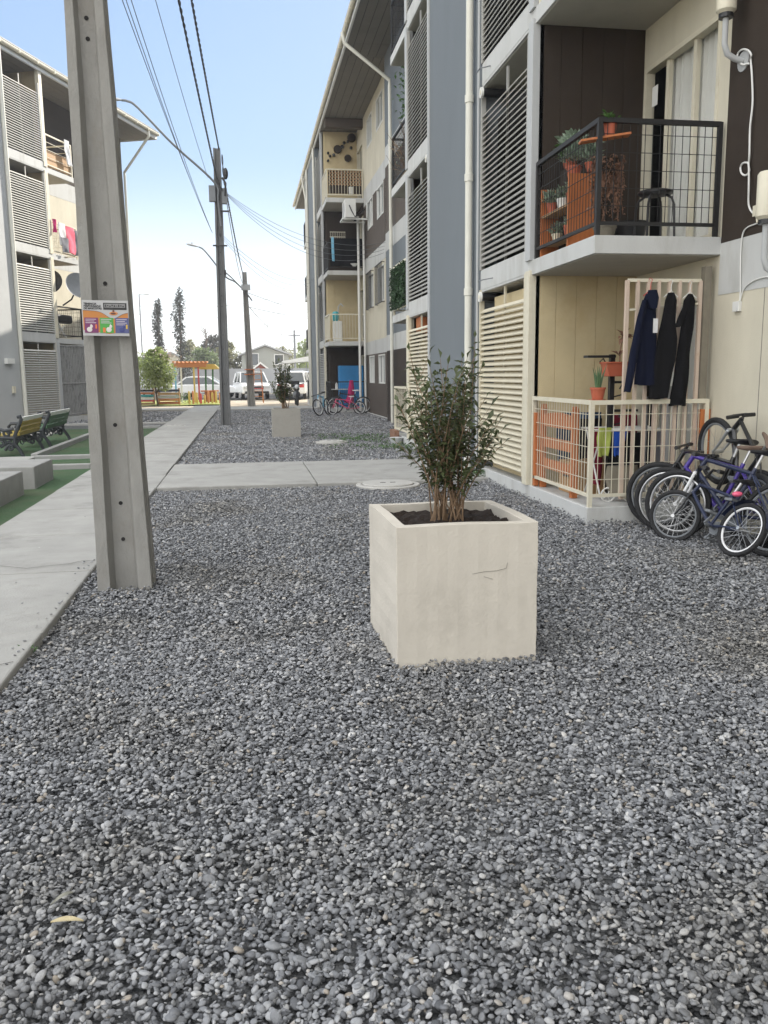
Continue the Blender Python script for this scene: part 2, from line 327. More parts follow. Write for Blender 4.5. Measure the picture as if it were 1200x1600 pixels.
tc=n.new('ShaderNodeTexCoord'); tx=n.new('ShaderNodeTexNoise'); tx.inputs['Scale'].default_value=2.3; tx.inputs['Detail'].default_value=5; l.new(tc.outputs['Object'],tx.inputs['Vector'])
mr=n.new('ShaderNodeMapRange'); mr.inputs[3].default_value=0.72; mr.inputs[4].default_value=1.25; l.new(tx.outputs['Fac'],mr.inputs[0])
mx=n.new('ShaderNodeMix'); mx.data_type='RGBA'; mx.blend_type='MULTIPLY'; mx.inputs[0].default_value=1.0; l.new(rp.outputs[0],mx.inputs[6]); l.new(mr.outputs[0],mx.inputs[7]); l.new(mx.outputs[2],p.inputs['Base Color'])
gw=n.new('ShaderNodeNewGeometry'); tw=n.new('ShaderNodeTexNoise'); tw.inputs['Scale'].default_value=0.9; tw.inputs['Detail'].default_value=5; l.new(gw.outputs['Position'],tw.inputs['Vector'])
rw=n.new('ShaderNodeValToRGB'); rw.color_ramp.elements[0].position=0.30; rw.color_ramp.elements[1].position=0.5; rw.color_ramp.elements[0].color=(0.93,0.90,0.85,1); rw.color_ramp.elements[1].color=(1.05,1.06,1.09,1); l.new(tw.outputs['Fac'],rw.inputs[0])
m3=n.new('ShaderNodeMix'); m3.data_type='RGBA'; m3.blend_type='MULTIPLY'; m3.inputs[0].default_value=1.0; l.new(mx.outputs[2],m3.inputs[6]); l.new(rw.outputs[0],m3.inputs[7]); l.new(m3.outputs[2],p.inputs['Base Color'])
bp=n.new('ShaderNodeBump'); bp.inputs['Strength'].default_value=0.25; bp.inputs['Distance'].default_value=0.1; t4=n.new('ShaderNodeTexNoise'); t4.inputs['Scale'].default_value=9; l.new(tc.outputs['Object'],t4.inputs['Vector']); l.new(t4.outputs['Fac'],bp.inputs['Height']); l.new(bp.outputs[0],p.inputs['Normal'])
pc=bpy.data.collections.new('pebble_kinds')
for k in range(9):
    o=pebble_variant(k); o.data.materials.append(stone); pc.objects.link(o)
def excluded(x,y):
    e=(x>0.68)&(x<1.40)&(y>3.99)&(y<4.75)
    e|=(x>3.2)&(y>7.66)&(y<18.6)
    e|=((x-1.80)**2+(y-10.9)**2<0.44**2)
    e|=((x-1.8)**2+(y-18.2)**2<0.36**2)
    e|=(x>-0.99)&(x<-0.72)&(y>5.86)&(y<6.1)
    return e
def scatter(x0,x1,y0,y1,dens,s0,s1,lift=0.0):
    N=int((x1-x0)*(y1-y0)*dens); x=rng.uniform(x0,x1,N); y=rng.uniform(y0,y1,N)
    if y0<12:                                   # keep to what the lane's wide view can take in
        keep=(x>-0.62*y-1.0)&(x<0.85*y+0.9); x=x[keep]; y=y[keep]
    k=~excluded(x,y); x=x[k]; y=y[k]; N=len(x)
    s=np.clip(np.exp(rng.normal(math.log((s0+s1)/2),0.30,N)),s0*0.55,s1*1.7)
    z=0.010*np.sin(x*2.1+np.sin(y*1.3))*np.sin(y*1.7)+rng.uniform(-0.014,0.009,N)+lift
    big=(rng.random(N)<0.02); s=np.where(big,s*1.45,s)
    return np.stack([x,y,z],1),s
P1,s1=scatter(-1.17,4.35,1.0,4.6,6800,0.0068,0.0112)
P2,s2=scatter(-1.17,4.35,4.6,11.05,3500,0.0082,0.0125)
P3,s3=scatter(-1.15,4.35,14.0,22.0,900,0.013,0.019)
P4,s4=scatter(-1.15,4.58,22.0,36.2,420,0.016,0.025)
P5,s5=scatter(-6.2,-2.4,27.8,36.4,150,0.024,0.034)
def along(x0,y0,x1,y1,n_,wd,z0,z1,s0,s1):       # pebbles heaped against an edge or strayed onto the path
    t=rng.random(n_); o=np.abs(rng.normal(0,wd,n_)); dx,dy=x1-x0,y1-y0; L=math.hypot(dx,dy)
    x=x0+dx*t+dy/L*o; y=y0+dy*t-dx/L*o
    return np.stack([x,y,z0+(z1-z0)*np.exp(-o/wd)*rng.random(n_)],1),rng.uniform(s0,s1,n_)
EX=[along(0.69,3.975,1.41,3.975,260,.03,.0,.045,.008,.014),along(0.665,4.74,0.69,3.975,200,.03,.0,.04,.008,.014),
    along(3.19,11.4,3.19,7.66,700,.05,.0,.06,.009,.014),along(3.2,7.64,4.4,7.64,300,.05,.0,.05,.009,.014),
    along(-1.02,5.85,-0.68,5.85,110,.03,.0,.04,.008,.014),along(-1.19,11,-1.19,1.5,110,.05,.05,.056,.006,.011),along(-1.75,1.5,-1.75,11,26,.35,.05,.052,.005,.009)]
P=np.concatenate([P1,P2,P3,P4,P5]+[e[0] for e in EX]); sc=np.concatenate([s1,s2,s3,s4,s5]+[e[1] for e in EX]); N=len(P)
me=bpy.data.meshes.new('gravel'); me.vertices.add(N); me.vertices.foreach_set('co',P.ravel())
a=me.attributes.new('pscale','FLOAT','POINT'); a.data.foreach_set('value',sc)
rot=np.stack([rng.normal(0,0.38,N),rng.normal(0,0.38,N),rng.uniform(0,6.283,N)],1)
a=me.attributes.new('prot','FLOAT_VECTOR','POINT'); a.data.foreach_set('vector',rot.ravel())
a=me.attributes.new('pkind','INT','POINT'); a.data.foreach_set('value',rng.integers(0,9,N).astype(np.int32))
gravel=bpy.data.objects.new('gravel',me); C.objects.link(gravel); gravel['kind']='stuff'
tree=bpy.data.node_groups.new('gravel_pebbles','GeometryNodeTree')
tree.interface.new_socket('Geometry',in_out='INPUT',socket_type='NodeSocketGeometry'); tree.interface.new_socket('Geometry',in_out='OUTPUT',socket_type='NodeSocketGeometry')
gi=tree.nodes.new('NodeGroupInput'); go=tree.nodes.new('NodeGroupOutput'); ip=tree.nodes.new('GeometryNodeInstanceOnPoints')
ci=tree.nodes.new('GeometryNodeCollectionInfo'); ci.inputs['Collection'].default_value=pc; ci.inputs['Separate Children'].default_value=True; ci.inputs['Reset Children'].default_value=True
def named(nm,t):
    q=tree.nodes.new('GeometryNodeInputNamedAttribute'); q.data_type=t; q.inputs['Name'].default_value=nm; return q.outputs[0]
tree.links.new(gi.outputs[0],ip.inputs['Points']); tree.links.new(ci.outputs[0],ip.inputs['Instance']); ip.inputs['Pick Instance'].default_value=True
tree.links.new(named('pkind','INT'),ip.inputs['Instance Index']); tree.links.new(named('prot','FLOAT_VECTOR'),ip.inputs['Rotation']); tree.links.new(named('pscale','FLOAT'),ip.inputs['Scale'])
tree.links.new(ip.outputs[0],go.inputs[0])
gravel.modifiers.new('pebbles','NODES').node_group=tree
print('pebbles',N)
# ------------------------------------------------------------------ apartment buildings
FL=[0.16,2.68,5.28,7.88]; TOP=10.65
def wall_holes(b,a0,a1,z0,z1,o,holes,depth=0.12):
    """front skin of a wall (a, o, z frame) with rectangular openings and their reveals"""
    xs=sorted({a0,a1}|{h[0] for h in holes}|{h[1] for h in holes}); zs=sorted({z0,z1}|{h[2] for h in holes}|{h[3] for h in holes})
    for i in range(len(xs)-1):
        for j in range(len(zs)-1):
            cx=(xs[i]+xs[i+1])/2; cz=(zs[j]+zs[j+1])/2
            if any(h[0]<cx<h[1] and h[2]<cz<h[3] for h in holes): continue
            b.quad((xs[i],o,zs[j]),(xs[i+1],o,zs[j]),(xs[i+1],o,zs[j+1]),(xs[i],o,zs[j+1]))
    for h in holes:
        A,B_,c,d=h; q=o-depth
        b.quad((A,o,c),(B_,o,c),(B_,q,c),(A,q,c)); b.quad((A,o,d),(B_,o,d),(B_,q,d),(A,q,d))
        b.quad((A,o,c),(A,o,d),(A,q,d),(A,q,c)); b.quad((B_,o,c),(B_,o,d),(B_,q,d),(B_,q,c))
def bld_window(root,T,a0,a1,o,z0,z1,blind='blind',grille=False):
    b=MB(T); w=0.045
    b.box(a0,a1,o-0.07,o+0.015,z0,z0+w); b.box(a0,a1,o-0.07,o+0.015,z1-w,z1)
    b.box(a0,a0+w,o-0.07,o+0.013,z0+w,z1-w); b.box(a1-w,a1,o-0.07,o+0.013,z0+w,z1-w)
    am=(a0+a1)/2; b.box(am-0.03,am+0.03,o-0.065,o+0.008,z0+w,z1-w)
    f=b.build('window',M['white'],root)
    b=MB(T); b.quad((a0+w,o-0.045,z0+w),(a1-w,o-0.045,z0+w),(a1-w,o-0.045,z1-w),(a0+w,o-0.045,z1-w)); b.build('pane',M['glass'],f)
    b=MB(T); b.box(a0+w,a1-w,o-0.11,o-0.09,z0+w,z1-w); b.build('blind',M[blind],f)
    if grille:
        b=MB(T); g=o+0.10
        for k in range(9):
            a=a0-0.04+(a1-a0+0.08)*k/8; b.box(a-0.008,a+0.008,g-0.008,g+0.008,z0-0.06,z1+0.06)
        for z in (z0-0.05,z1+0.05): b.box(a0-0.06,a1+0.06,g-0.012,g+0.012,z-0.012,z+0.012)
        for a in (a0-0.04,a1+0.04):
            for z in (z0-0.05,z1+0.05): b.box(a-0.01,a+0.01,o,g,z-0.01,z+0.01)
        b.build('window_grille',M['steel'],f)
def louvre(root,T,l0,l1,z0,z1,m):
    b=MB(T); z=z0+0.03
    while z<z1-0.03:
        b.add([(l0+.05,0.016,z),(l1-.05,0.016,z),(l1-.05,0.011,z-0.013),(l0+.05,0.011,z-0.013),(l0+.05,-0.028,z+0.042),(l1-.05,-0.028,z+0.042),(l1-.05,-0.032,z+0.034),(l0+.05,-0.032,z+0.034)],
              [(0,1,2,3),(4,7,6,5),(0,4,5,1),(3,2,6,7),(0,3,7,4),(1,5,6,2)]); z+=0.07
    b.box(l0,l0+0.05,-0.04,0.02,z0-0.02,z1+0.26); b.box(l1-0.05,l1,-0.04,0.02,z0-0.02,z1+0.26)
    am=(l0+l1)/2; b.box(am-0.015,am+0.015,-0.06,-0.034,z0-0.02,z1+0.26)
    return b.build('louvre_panel',M[m],root)
def rail_run(b,T_pts,z0,z1,style):
    """railing along a polyline of (a,o) points in a builder's frame"""
    for (a0,o0),(a1,o1) in zip(T_pts,T_pts[1:]):
        L=math.hypot(a1-a0,o1-o0); n_=max(2,round(L/0.072))
        if style=='mesh':
            for k in range(1,n_):
                a=a0+(a1-a0)*k/n_; o=o0+(o1-o0)*k/n_; b.bar((a,o,z0),(a,o,z1),0.0055,0.0055,up=(1,0,0))
            z=z0+0.155
            while z<z1-0.05: b.bar((a0,o0,z),(a1,o1,z),0.0055,0.0055); z+=0.155
        elif style=='bars':
            n2=max(2,round(L/0.11))
            for k in range(1,n2):
                a=a0+(a1-a0)*k/n2; o=o0+(o1-o0)*k/n2; b.bar((a,o,z0),(a,o,z1),0.014,0.014,up=(1,0,0))
        elif style=='rails':
            for f in (0.25,0.5,0.75): b.bar((a0,o0,z0+(z1-z0)*f),(a1,o1,z0+(z1-z0)*f),0.014,0.014)
        b.bar((a0,o0,z1),(a1,o1,z1),0.042,0.042); b.bar((a0,o0,z0),(a1,o1,z0),0.03,0.03)
    for (a,o) in T_pts: b.bar((a,o,z0-0.11),(a,o,z1+0.018),0.04,0.04,up=(1,0,0))
def facade_unit(root,T,bal,lou,cols,slats,rails,od=-1.25,near_low=True,doorside=0,pil=('ivory','finpale','finpale','finpale'),cream_back=True,part_cols=None,door_curtain=True,floors=(0,1,2,3),back_cols=None):
    """one flat per floor: balcony range bal, louvred loggia range lou (a from small to large)"""
    A0=min(bal[0],lou[0]); A1=max(bal[1],lou[1])
    bal_first=bal[0]<lou[0]; pa=bal[1] if bal_first else bal[0]
    for k in floors:
        F=FL[k]; zt=FL[k+1]-0.16 if k<3 else TOP
        b=MB(T)
        if k==0: b.box(A0,A1,od,0.0,-0.25,F)
        else:
            b.box(A0,A1,od,0.0,F-0.16,F)
            b.mi=1; b.box(A0+0.03,A1-0.03,od,-0.03,F-0.168,F-0.1605); b.mi=0
            b.box(lou[0],lou[1],-0.13,0.004,F-0.13,F+0.13)
        b.build('floor_slab',[M['band'],M['underside']],root,bevel=0.006)
        # back wall with the door opening on the balcony
        d0,d1=(bal[0]+0.18,bal[1]-0.12) if bal_first else (bal[0]+0.12,bal[1]-0.18)
        dz=F+2.02; b=MB(T); wall_holes(b,A0,A1,F,zt,od,[(d0,d1,F+0.02,dz)])
        b.build('back_wall',M[(back_cols or cols)[k]],root)
        # sliding door
        b=MB(T); w=0.05; q=od-0.09; r_=od-0.03
        b.box(d0,d1,q,r_+0.04,dz-w,dz); b.box(d0,d1,q,r_+0.04,F+0.02,F+0.06); b.box(d0,d0+w,q,r_+0.035,F+0.06,dz-w); b.box(d1-w,d1,q,r_+0.035,F+0.06,dz-w)
        dm=(d0+d1)/2
        for a in (dm-0.25,dm+0.31): b.box(a-0.03,a+0.03,q+0.01,r_,F+0.06,dz-w)
        dr=b.build('sliding_door',M['ivory'],root)
        b=MB(T); b.quad((d0+w,od-0.07,F+0.06),(d1-w,od-0.07,F+0.06),(d1-w,od-0.07,dz-w),(d0+w,od-0.07,dz-w)); b.build('door_pane',M['glass'],dr)
        if door_curtain:
            b=MB(T); N=80; c0=d0+0.03; c1=d1-0.32 if not bal_first else d1-0.30
            if bal_first: c0,c1=d0+0.03,d1-0.42
            vs=[];fs=[]
            for i in range(N+1):
                a=c0+(c1-c0)*i/N; o=od-0.145+0.034*math.sin(i*0.95)+0.016*math.sin(i*0.41+1)
                vs+=[(a,o,F+0.04),(a,o,dz)]
            for i in range(N): fs.append((2*i,2*i+2,2*i+3,2*i+1))
            b.add(vs,fs); b.build('curtain',M['curtain'],dr,smooth=True,recalc=False)
        # partition between balcony and loggia, grooved boards
        b=MB(T); s=1 if bal_first else -1; f0=pa-(0.10 if bal_first else -0.10)
        g=od
        while g<-0.06:
            g2=min(g+0.24,-0.05); b.box(min(f0,pa),max(f0,pa),g+0.003,g2-0.003,F,zt); g=g2
        b.box(min(f0+s*0.008,pa),max(f0+s*0.008,pa),od,-0.055,F,zt)
        pc_=(part_cols or cols)[k]
        b.build('partition_wall',M['creamboard' if pc_=='cream' else pc_],root)
        # pilaster at the joint
        b=MB(T); b.box(pa-0.06 if not bal_first else pa-0.10,pa+0.10 if not bal_first else pa+0.06,-0.10,0.028,F+(0.0 if k==0 else 0.0),zt+(0.05 if k<3 else 0))
        b.build('pilaster',M[pil[k]],root,bevel=0.004)
        # louvre
        l0,l1=lou; 
        if bal_first: l0=pa+0.06
        else: l1=pa-0.06
        z0=F+(0.10 if k==0 else 0.15); louvre(root,T,l0,l1,z0,F+2.13,slats[k])
        b=MB(T)
        if k==0 and cream_back: b.box(l0+0.06,l1-0.06,-0.20,-0.18,F,F+1.9); b.build('louvre_lining_and_shade',M['creamboard'],root)
        if k>0: b=MB(T); b.box(l0+0.06,l1-0.06,-0.22,-0.20,F,F+2.05); b.build('louvre_lining_and_shade',M['dark'],root)  # dark board added to put black shade behind the upper slats
        # railing
        st,mt=rails[k]
        if st:
            far=bal[0]+0.03 if bal_first else bal[1]-0.03; inn=pa-0.16 if bal_first else pa+0.16
            b=MB(T); rail_run(b,[(inn,-0.035),(far,-0.035),(far,od+0.05)],F+0.11,F+1.0,st); b.build('balcony_railing',M[mt],root)
# frame of the right-hand block: a along the lane, o outwards (towards the lane)
TR=lambda a,o,z:(3.2-o,a,z)
near=thing('apartment_building','nearest four storey apartment block with dark brown balcony recess and slate blue stair panel','building',(4.4,8,0))
facade_unit(near,TR,(7.66,9.5),(9.5,11.5),['cream','brown','cream','brown'],['slatcream','slat','slat','slat'],[('mesh','ivory'),('mesh','steel'),('mesh','ivory'),('mesh','steel')],cream_back=True,back_cols=['cream','cream','cream','cream'])
facade_unit(near,TR,(16.72,18.55),(14.68,16.72),['cream','cream','taupe','cream'],['slatcream','slat','slat','slat'],[('mesh','ivory'),('bars','ivory'),('mesh','steel'),('mesh','steel')],part_cols=['cream','cream','taupe','taupe'])
b=MB(TR); b.box(11.5,14.68,-1.3,0.035,-0.2,TOP); b.build('stair_panel',M['fin'],near,bevel=0.01)
b=MB(TR); b.box(14.55,14.66,0.036,0.06,0.0,TOP); b.box(11.5,11.56,0.036,0.05,0,TOP); b.build('trim_strip',M['finpale'],near)
def downpipe(root,pts,m='pipe',r=0.05,coup=()):
    b=MB(); b.tube(pts,r,12)
    for c in coup: b.lathe((c[0],c[1],c[2]-0.05),[(r*1.0,0),(r*1.22,0.005),(r*1.22,0.10),(r,0.105)],12)
    b.build('downpipe',M[m],root,smooth=True)
downpipe(near,[(3.09,11.74,-0.1),(3.09,11.74,TOP-0.1)],coup=[(3.09,11.74,z) for z in (1.5,2.55,4.05,5.05,7.7)])
downpipe(near,[(2.96,24.9,TOP+0.02),(3.02,24.9,TOP-0.25),(4.27,24.9,9.5),(4.27,24.9,9.35),(4.27,24.9,-0.1)],coup=[(4.27,24.9,z) for z in (2.5,5.1,7.9)])
XA=4.45
def plain_wall(root,T,a0,a1,o,cols,holes=()):
    zz=[-0.2,2.15,2.62,5.13,5.65,7.55,8.12,TOP+0.1]
    cc=[cols[0],'band',cols[1],'band',cols[2],'band',cols[3]]
    for i in range(7):
        b=MB(T); hs=[h for h in holes if zz[i]<(h[2]+h[3])/2<zz[i+1]]
        wall_holes(b,a0,a1,zz[i],zz[i+1],o+(0.004 if cc[i]=='band' else 0),hs); b.build('wall',M[cc[i]],root)
plain_wall(near,TR,-14,7.66,-1.25,['cream','brown','cream','brown'])
plain_wall(near,TR,18.55,26.6,-1.2,['brown','fin','taupe','fin'])
b=MB(TR); b.box(-14,26.6,-9.5,-1.62,-0.2,TOP+0.05); b.build('building_core',M['dark'],near)
for q_ in ((7.6,7.66,-1.255),(18.55,18.62,-1.255),(26.55,26.6,-1.2)):
    b=MB(TR); b.box(q_[0],q_[1],-1.62,q_[2],-0.2,TOP); b.build('wall_return',M['cream'],near)
def crack_joint(root,T,a,o,z0,z1):
    b=MB(T); b.box(a-0.004,a+0.004,o,o+0.0015,z0,z1); b.build('wall_joint',M['soffit'],root)
crack_joint(near,TR,6.92,-1.25,0.0,2.15)
def roof(root,T,a0,a1,o_in,endcaps=True):
    b=MB(T); o=o_in                    # soffit boards, running along the building
    while o<0.0:
        a=a0
        while a<a1:
            L=min(3.6,a1-a); b.box(a+0.006,a+L-0.006,o+0.006,min(o+0.245,0.02)-0.006,TOP+0.012,TOP+0.03); a+=L
        o+=0.25
    b.mi=1; b.box(a0,a1,o_in,0.02,TOP+0.031,TOP+0.05)
    b.build('soffit',[M['soffit'],M['dark']],root)
    b=MB(T); b.box(a0,a1,0.022,0.05,TOP-0.03,TOP+0.20); b.box(a0,a1,0.052,0.075,TOP-0.02,TOP+0.07); b.build('fascia',M['white'],root)
    b=MB(T); n=10; prof=[]
    for k in range(n+1):
        t=math.pi*k/n; prof.append((0.14+0.065*math.cos(t),TOP+0.17-0.085*math.sin(t)))
    prof+= [(0.145-0.058*math.cos(math.pi*k/n),TOP+0.175-0.075*math.sin(math.pi*k/n)) for k in range(n+1)]
    b.prism([(a0,p[0],p[1]) for p in prof],(a1-a0,0,0)); 
    a=a0+0.6
    while a<a1: b.box(a,a+0.03,0.07,0.215,TOP+0.08,TOP+0.18); a+=0.9
    b.build('gutter',M['ivory'],root)
    b=MB(T); b.prism([(a0,0.19,TOP+0.20),(a0,0.19,TOP+0.235),(a0,-5.2,TOP+1.7),(a0,-9.6,TOP+0.6),(a0,-9.6,TOP+0.55),(a0,-5.2,TOP+1.62)],(a1-a0,0,0)); b.build('roof',M['greysteel'],root)
roof(near,TR,-14,26.6,-1.2)
# far block beyond the joint
far=thing('apartment_building','far apartment block down the lane with upstairs cream walls and an air conditioner','building',(4.6,35,0))
wins=[]
for z0,z1 in ((1.12,2.1),(3.82,4.98),(6.56,7.54),(9.34,10.3)):
    for a0,a1 in ((28.15,29.5),(30.5,31.7)): wins.append((a0,a1,z0,z1))
plain_wall(far,TR,26.6,32.7,-1.4,['taupe','cream','taupe','cream'],wins)
for i,(a0,a1,z0,z1) in enumerate(wins): bld_window(far,TR,a0,a1,-1.4,z0,z1,'blind',grille=i in (2,3))
facade_unit(far,TR,(32.7,34.6),(34.6,36.9),['brown','cream','brown','cream'],['slat','slat','slat','slat'],[('mesh','steel'),('bars','ivory'),('bars','steel'),('bars','ivory')],od=-1.4,door_curtain=False,cream_back=False)
b=MB(TR); b.box(36.9,40.9,-1.5,0.035,-0.2,TOP); b.build('stair_panel',M['fin'],far,bevel=0.01)
facade_unit(far,TR,(43.0,44.9),(40.9,43.0),['cream','brown','cream','brown'],['slat','slat','slat','slat'],[('mesh','steel'),('mesh','steel'),('mesh','steel'),('mesh','steel')],od=-1.4,door_curtain=False,cream_back=False)
plain_wall(far,TR,44.9,49.6,-1.4,['cream','brown','cream','brown'])
b=MB(TR); b.box(26.6,49.6,-9.5,-1.8,-0.2,TOP+0.05); b.build('building_core',M['dark'],far)
for q_ in ((32.62,32.7,-1.8,-1.405,TOP),(49.55,49.62,-9.5,-1.4,TOP+.1),(26.6,26.66,-1.8,-1.4,TOP)):
    b=MB(TR); b.box(q_[0],q_[1],q_[2],q_[3],-0.2,q_[4]); b.build('wall_return',M['cream'],far)
b=MB(TR); b.box(32.7,33.0,-1.4,-0.02,TOP-0.3,TOP); b.build('balcony_beam',M['taupe'],far)
roof(far,TR,26.6,50.2,-1.4)
b=MB(TR); b.box(26.6,32.7,-1.4,-1.33,-0.2,0.02); b.build('wall_plinth',M['band'],far)
downpipe(far,[(2.98,42.0,TOP+0.05),(3.0,42,TOP-0.2),(3.14,42.0,9.6),(3.14,42,-0.1)])
downpipe(far,[(3.11,36.95,TOP),(3.11,36.95,-0.1)]); downpipe(far,[(3.11,40.8,TOP),(3.11,40.8,-0.1)])
downpipe(far,[(4.35,32.55,7.2),(4.35,32.55,-0.1)],m='white',r=0.05); downpipe(far,[(4.5,32.2,7.0),(4.5,32.2,-0.1)],m='white',r=0.04)
# left-hand block, turned about 20 degrees
LP=Vector((-6.6,27.0,0)); la=R(20.3); LU=Vector((math.sin(la),math.cos(la),0)); LN=Vector((math.cos(la),-math.sin(la),0))
TL=lambda a,o,z:tuple(LP+LU*a+LN*o+Z3*z)
left=thing('apartment_building','pale apartment block on the left with sun-toned louvres and sunlit upper balconies','building',tuple(LP-LN*1.2))
facade_unit(left,TL,(2.12,3.75),(0.2,2.12),['cream','woodboard','cream','brown'],['slat_suntoned','slat_suntoned','slat_suntoned','slat_suntoned'],[(None,''),('mesh','steel'),('mesh','ivory'),('rails','ivory')],od=-1.3,door_curtain=True,cream_back=False,pil=('finpale','ivory','ivory','ivory'),part_cols=['cream','cream','cream','cream'])
b=MB(TL); b.box(-6,0.12,-1.4,0.03,-0.2,TOP); b.build('stair_panel',M['finpale'],left,bevel=0.01)
lw=[(6.9,8.1,z0,z1) for z0,z1 in ((1.12,2.1),(3.82,4.98),(6.56,7.54),(9.0,10.0))]
plain_wall(left,TL,3.75,9.6,-1.3,['cream','cream','cream','brown'],lw)
for h in lw: bld_window(left,TL,h[0],h[1],-1.3,h[2],h[3])
b=MB(TL); b.box(-6,9.55,-9.5,-1.7,-0.2,TOP+0.05); b.build('building_core',M['dark'],left)
b=MB(TL); b.box(9.56,9.62,-9.5,-1.3,-0.2,TOP+0.1); b.box(3.75,3.81,-1.7,-1.305,-0.2,TOP); b.build('wall_return',M['brown'],left)
roof(left,TL,-6,9.95,-1.4)
b=MB(TL); b.prism([(9.96,0.08,TOP-0.03),(9.96,0.08,TOP+0.2),(9.96,-1.6,TOP+0.6),(9.96,-1.6,TOP-0.03)],(0.03,0,0)); b.build('gable_board',M['white'],left)
p=[TL(9.15,0.13,TOP+0.08),TL(9.15,0.13,TOP-0.12),TL(9.66,-1.22,9.4),TL(9.66,-1.22,9.2),TL(9.66,-1.22,0)]
downpipe(left,p)
downpipe(left,[TL(0.06,0.09,TOP),TL(0.06,0.09,0.0)],r=0.06)
b=MB(TL); b.box(-0.7,-0.35,0.03,0.13,1.85,2.0); b.build('wall_lamp',M['white'],left); b=MB(TL); b.box(-0.45,-0.33,0.03,0.08,1.0,1.2); b.build('junction_box',M['ivory'],left)
# small fixtures on the near block
for z,a in ((5.02,11.36),(2.45,11.36),(5.02,14.78),(7.6,14.78)):
    b=MB(); c=TR(a,0.05,z); b.lathe(c,[(0.055,0),(0.055,0.3)],14,ax=(1,0,0)); b.mi=1; b.lathe((c[0]-0.012,c[1],c[2]),[(0.066,0),(0.066,0.03)],14,ax=(1,0,0)); b.mi=2; b.lathe((c[0]-0.016,c[1],c[2]),[(0.03,0),(0.03,0.006)],12,ax=(1,0,0))
    b.build('exhaust_outlet',[M['black'],M['white'],M['ivory']],near,smooth=True)
for z,a in ((2.63,10.9),(5.24,11.1)):
    b=MB(TR); b.bar((a,0.005,z+0.02),(a+0.05,0.13,z),0.012,0.012); b.bar((a+0.05,0.13,z),(a+0.22,0.13,z),0.012,0.012); b.build('wall_bracket',M['greysteel'],near)
# ------------------------------------------------------------------ plants
def leaf_mesh(pts,dirs,L,W,fold=0.25,droop=0.2,seed=0):
    """leaves as folded, pointed blades: numpy vertices and faces"""
    r=np.random.default_rng(seed); N=len(pts); pts=np.asarray(pts); d=np.asarray(dirs); d=d/np.linalg.norm(d,axis=1,keepdims=True)
    up=np.tile([0,0,1.0],(N,1))+r.normal(0,0.35,(N,3)); s=np.cross(d,up); s/=np.linalg.norm(s,axis=1,keepdims=True)+1e-9; u=np.cross(s,d)
    Ls=L*r.uniform(0.65,1.25,N)[:,None]; Ws=W*r.uniform(0.75,1.2,N)[:,None]
    b=pts; m=b+d*Ls*0.5; t=b+d*Ls-u*Ls*droop
    l=m+s*Ws*0.5+u*Ws*fold; q=m-s*Ws*0.5+u*Ws*fold
    v=np.stack([b,l,t,q,m-u*Ls*0.02],1).reshape(-1,3)
    i=np.arange(N)[:,None]*5
    f=np.concatenate([i+[[0,4,1]],i+[[1,4,2]],i+[[0,3,4]],i+[[4,3,2]]],0)
    return v,f
def leaves(name,pts,dirs,L,W,m,parent,**k):
    v,f=leaf_mesh(pts,dirs,L,W,**k); base=parent_base(parent); v=v-np.array(base)
    me=bpy.data.meshes.new(name); me.vertices.add(len(v)); me.vertices.foreach_set('co',v.ravel())
    me.loops.add(f.size); me.loops.foreach_set('vertex_index',f.ravel().astype(np.int32)); me.polygons.add(len(f)); me.polygons.foreach_set('loop_start',np.arange(0,f.size,3,dtype=np.int32)); 
    me.polygons.foreach_set('use_smooth',[True]*len(f)); me.update(calc_edges=True); me.validate()
    me.materials.append(m); o=bpy.data.objects.new(name,me); C.objects.link(o)
    if parent is not None: o.parent=parent
    return o
def bez(p0,p1,p2,n):
    return [p0*(1-t)**2+p1*2*t*(1-t)+p2*t*t for t in [i/n for i in range(n+1)]]
def shrub(root,base,tips,seed,leafL,leafW,lm,sm,start=0.3,gap=0.021,r0=0.006,side=3):
    rn=random.Random(seed); st=MB(); P=[];D=[]
    def dress(path,f0):
        tot=0
        for i in range(len(path)-1):
            a,b_=path[i],path[i+1]; L=(b_-a).length; k=0
            nn=max(1,int(L/gap))
            for q in range(nn):
                t=(i+q/nn)/(len(path)-1)
                if t<f0: continue
                p=a.lerp(b_,q/nn); ax=(b_-a).normalized(); az=rn.uniform(0,6.28)
                o=ax.orthogonal().normalized(); o.rotate(Matrix.Rotation(az,3,ax))
                P.append(p); D.append(o*rn.uniform(0.7,1.0)+ax*rn.uniform(0.2,0.8)+Vector((0,0,rn.uniform(-.35,.1))))
                if rn.random()<0.5: P.append(p); D.append(-o+ax*rn.uniform(0.1,0.7))
        P.append(path[-1]); D.append((path[-1]-path[-2]).normalized())
    for tip in tips:
        tip=Vector(tip); b0=Vector(base)+Vector((rn.uniform(-.085,.085),rn.uniform(-.07,.07),0))
        mid=b0.lerp(tip,0.5)+Vector((rn.uniform(-.03,.03),rn.uniform(-.03,.03),0))-Vector(((tip.x-b0.x)*0.12,(tip.y-b0.y)*0.12,-0.06))
        path=bez(b0,mid,tip,9); st.tube(path,[r0*(1-0.75*i/9) for i in range(10)],5); dress(path,start)
        for _ in range(rn.randint(1,side)):
            i=rn.randint(3,7); a=path[i]; dr=(tip-b0).normalized()+Vector((rn.uniform(-.7,.7),rn.uniform(-.7,.7),rn.uniform(0.0,0.3)))
            e=a+dr.normalized()*rn.uniform(0.08,0.2)*(tip-b0).length
            p2=bez(a,a.lerp(e,0.5)+Vector((0,0,-0.01)),e,4); st.tube(p2,[r0*0.5*(1-0.7*j/4) for j in range(5)],4); dress(p2,0.1)
    st.build('stem',sm,root); leaves('foliage',np.array([tuple(p) for p in P]),np.array([tuple(d) for d in D]),leafL,leafW,lm,root,seed=seed)
    return len(P)
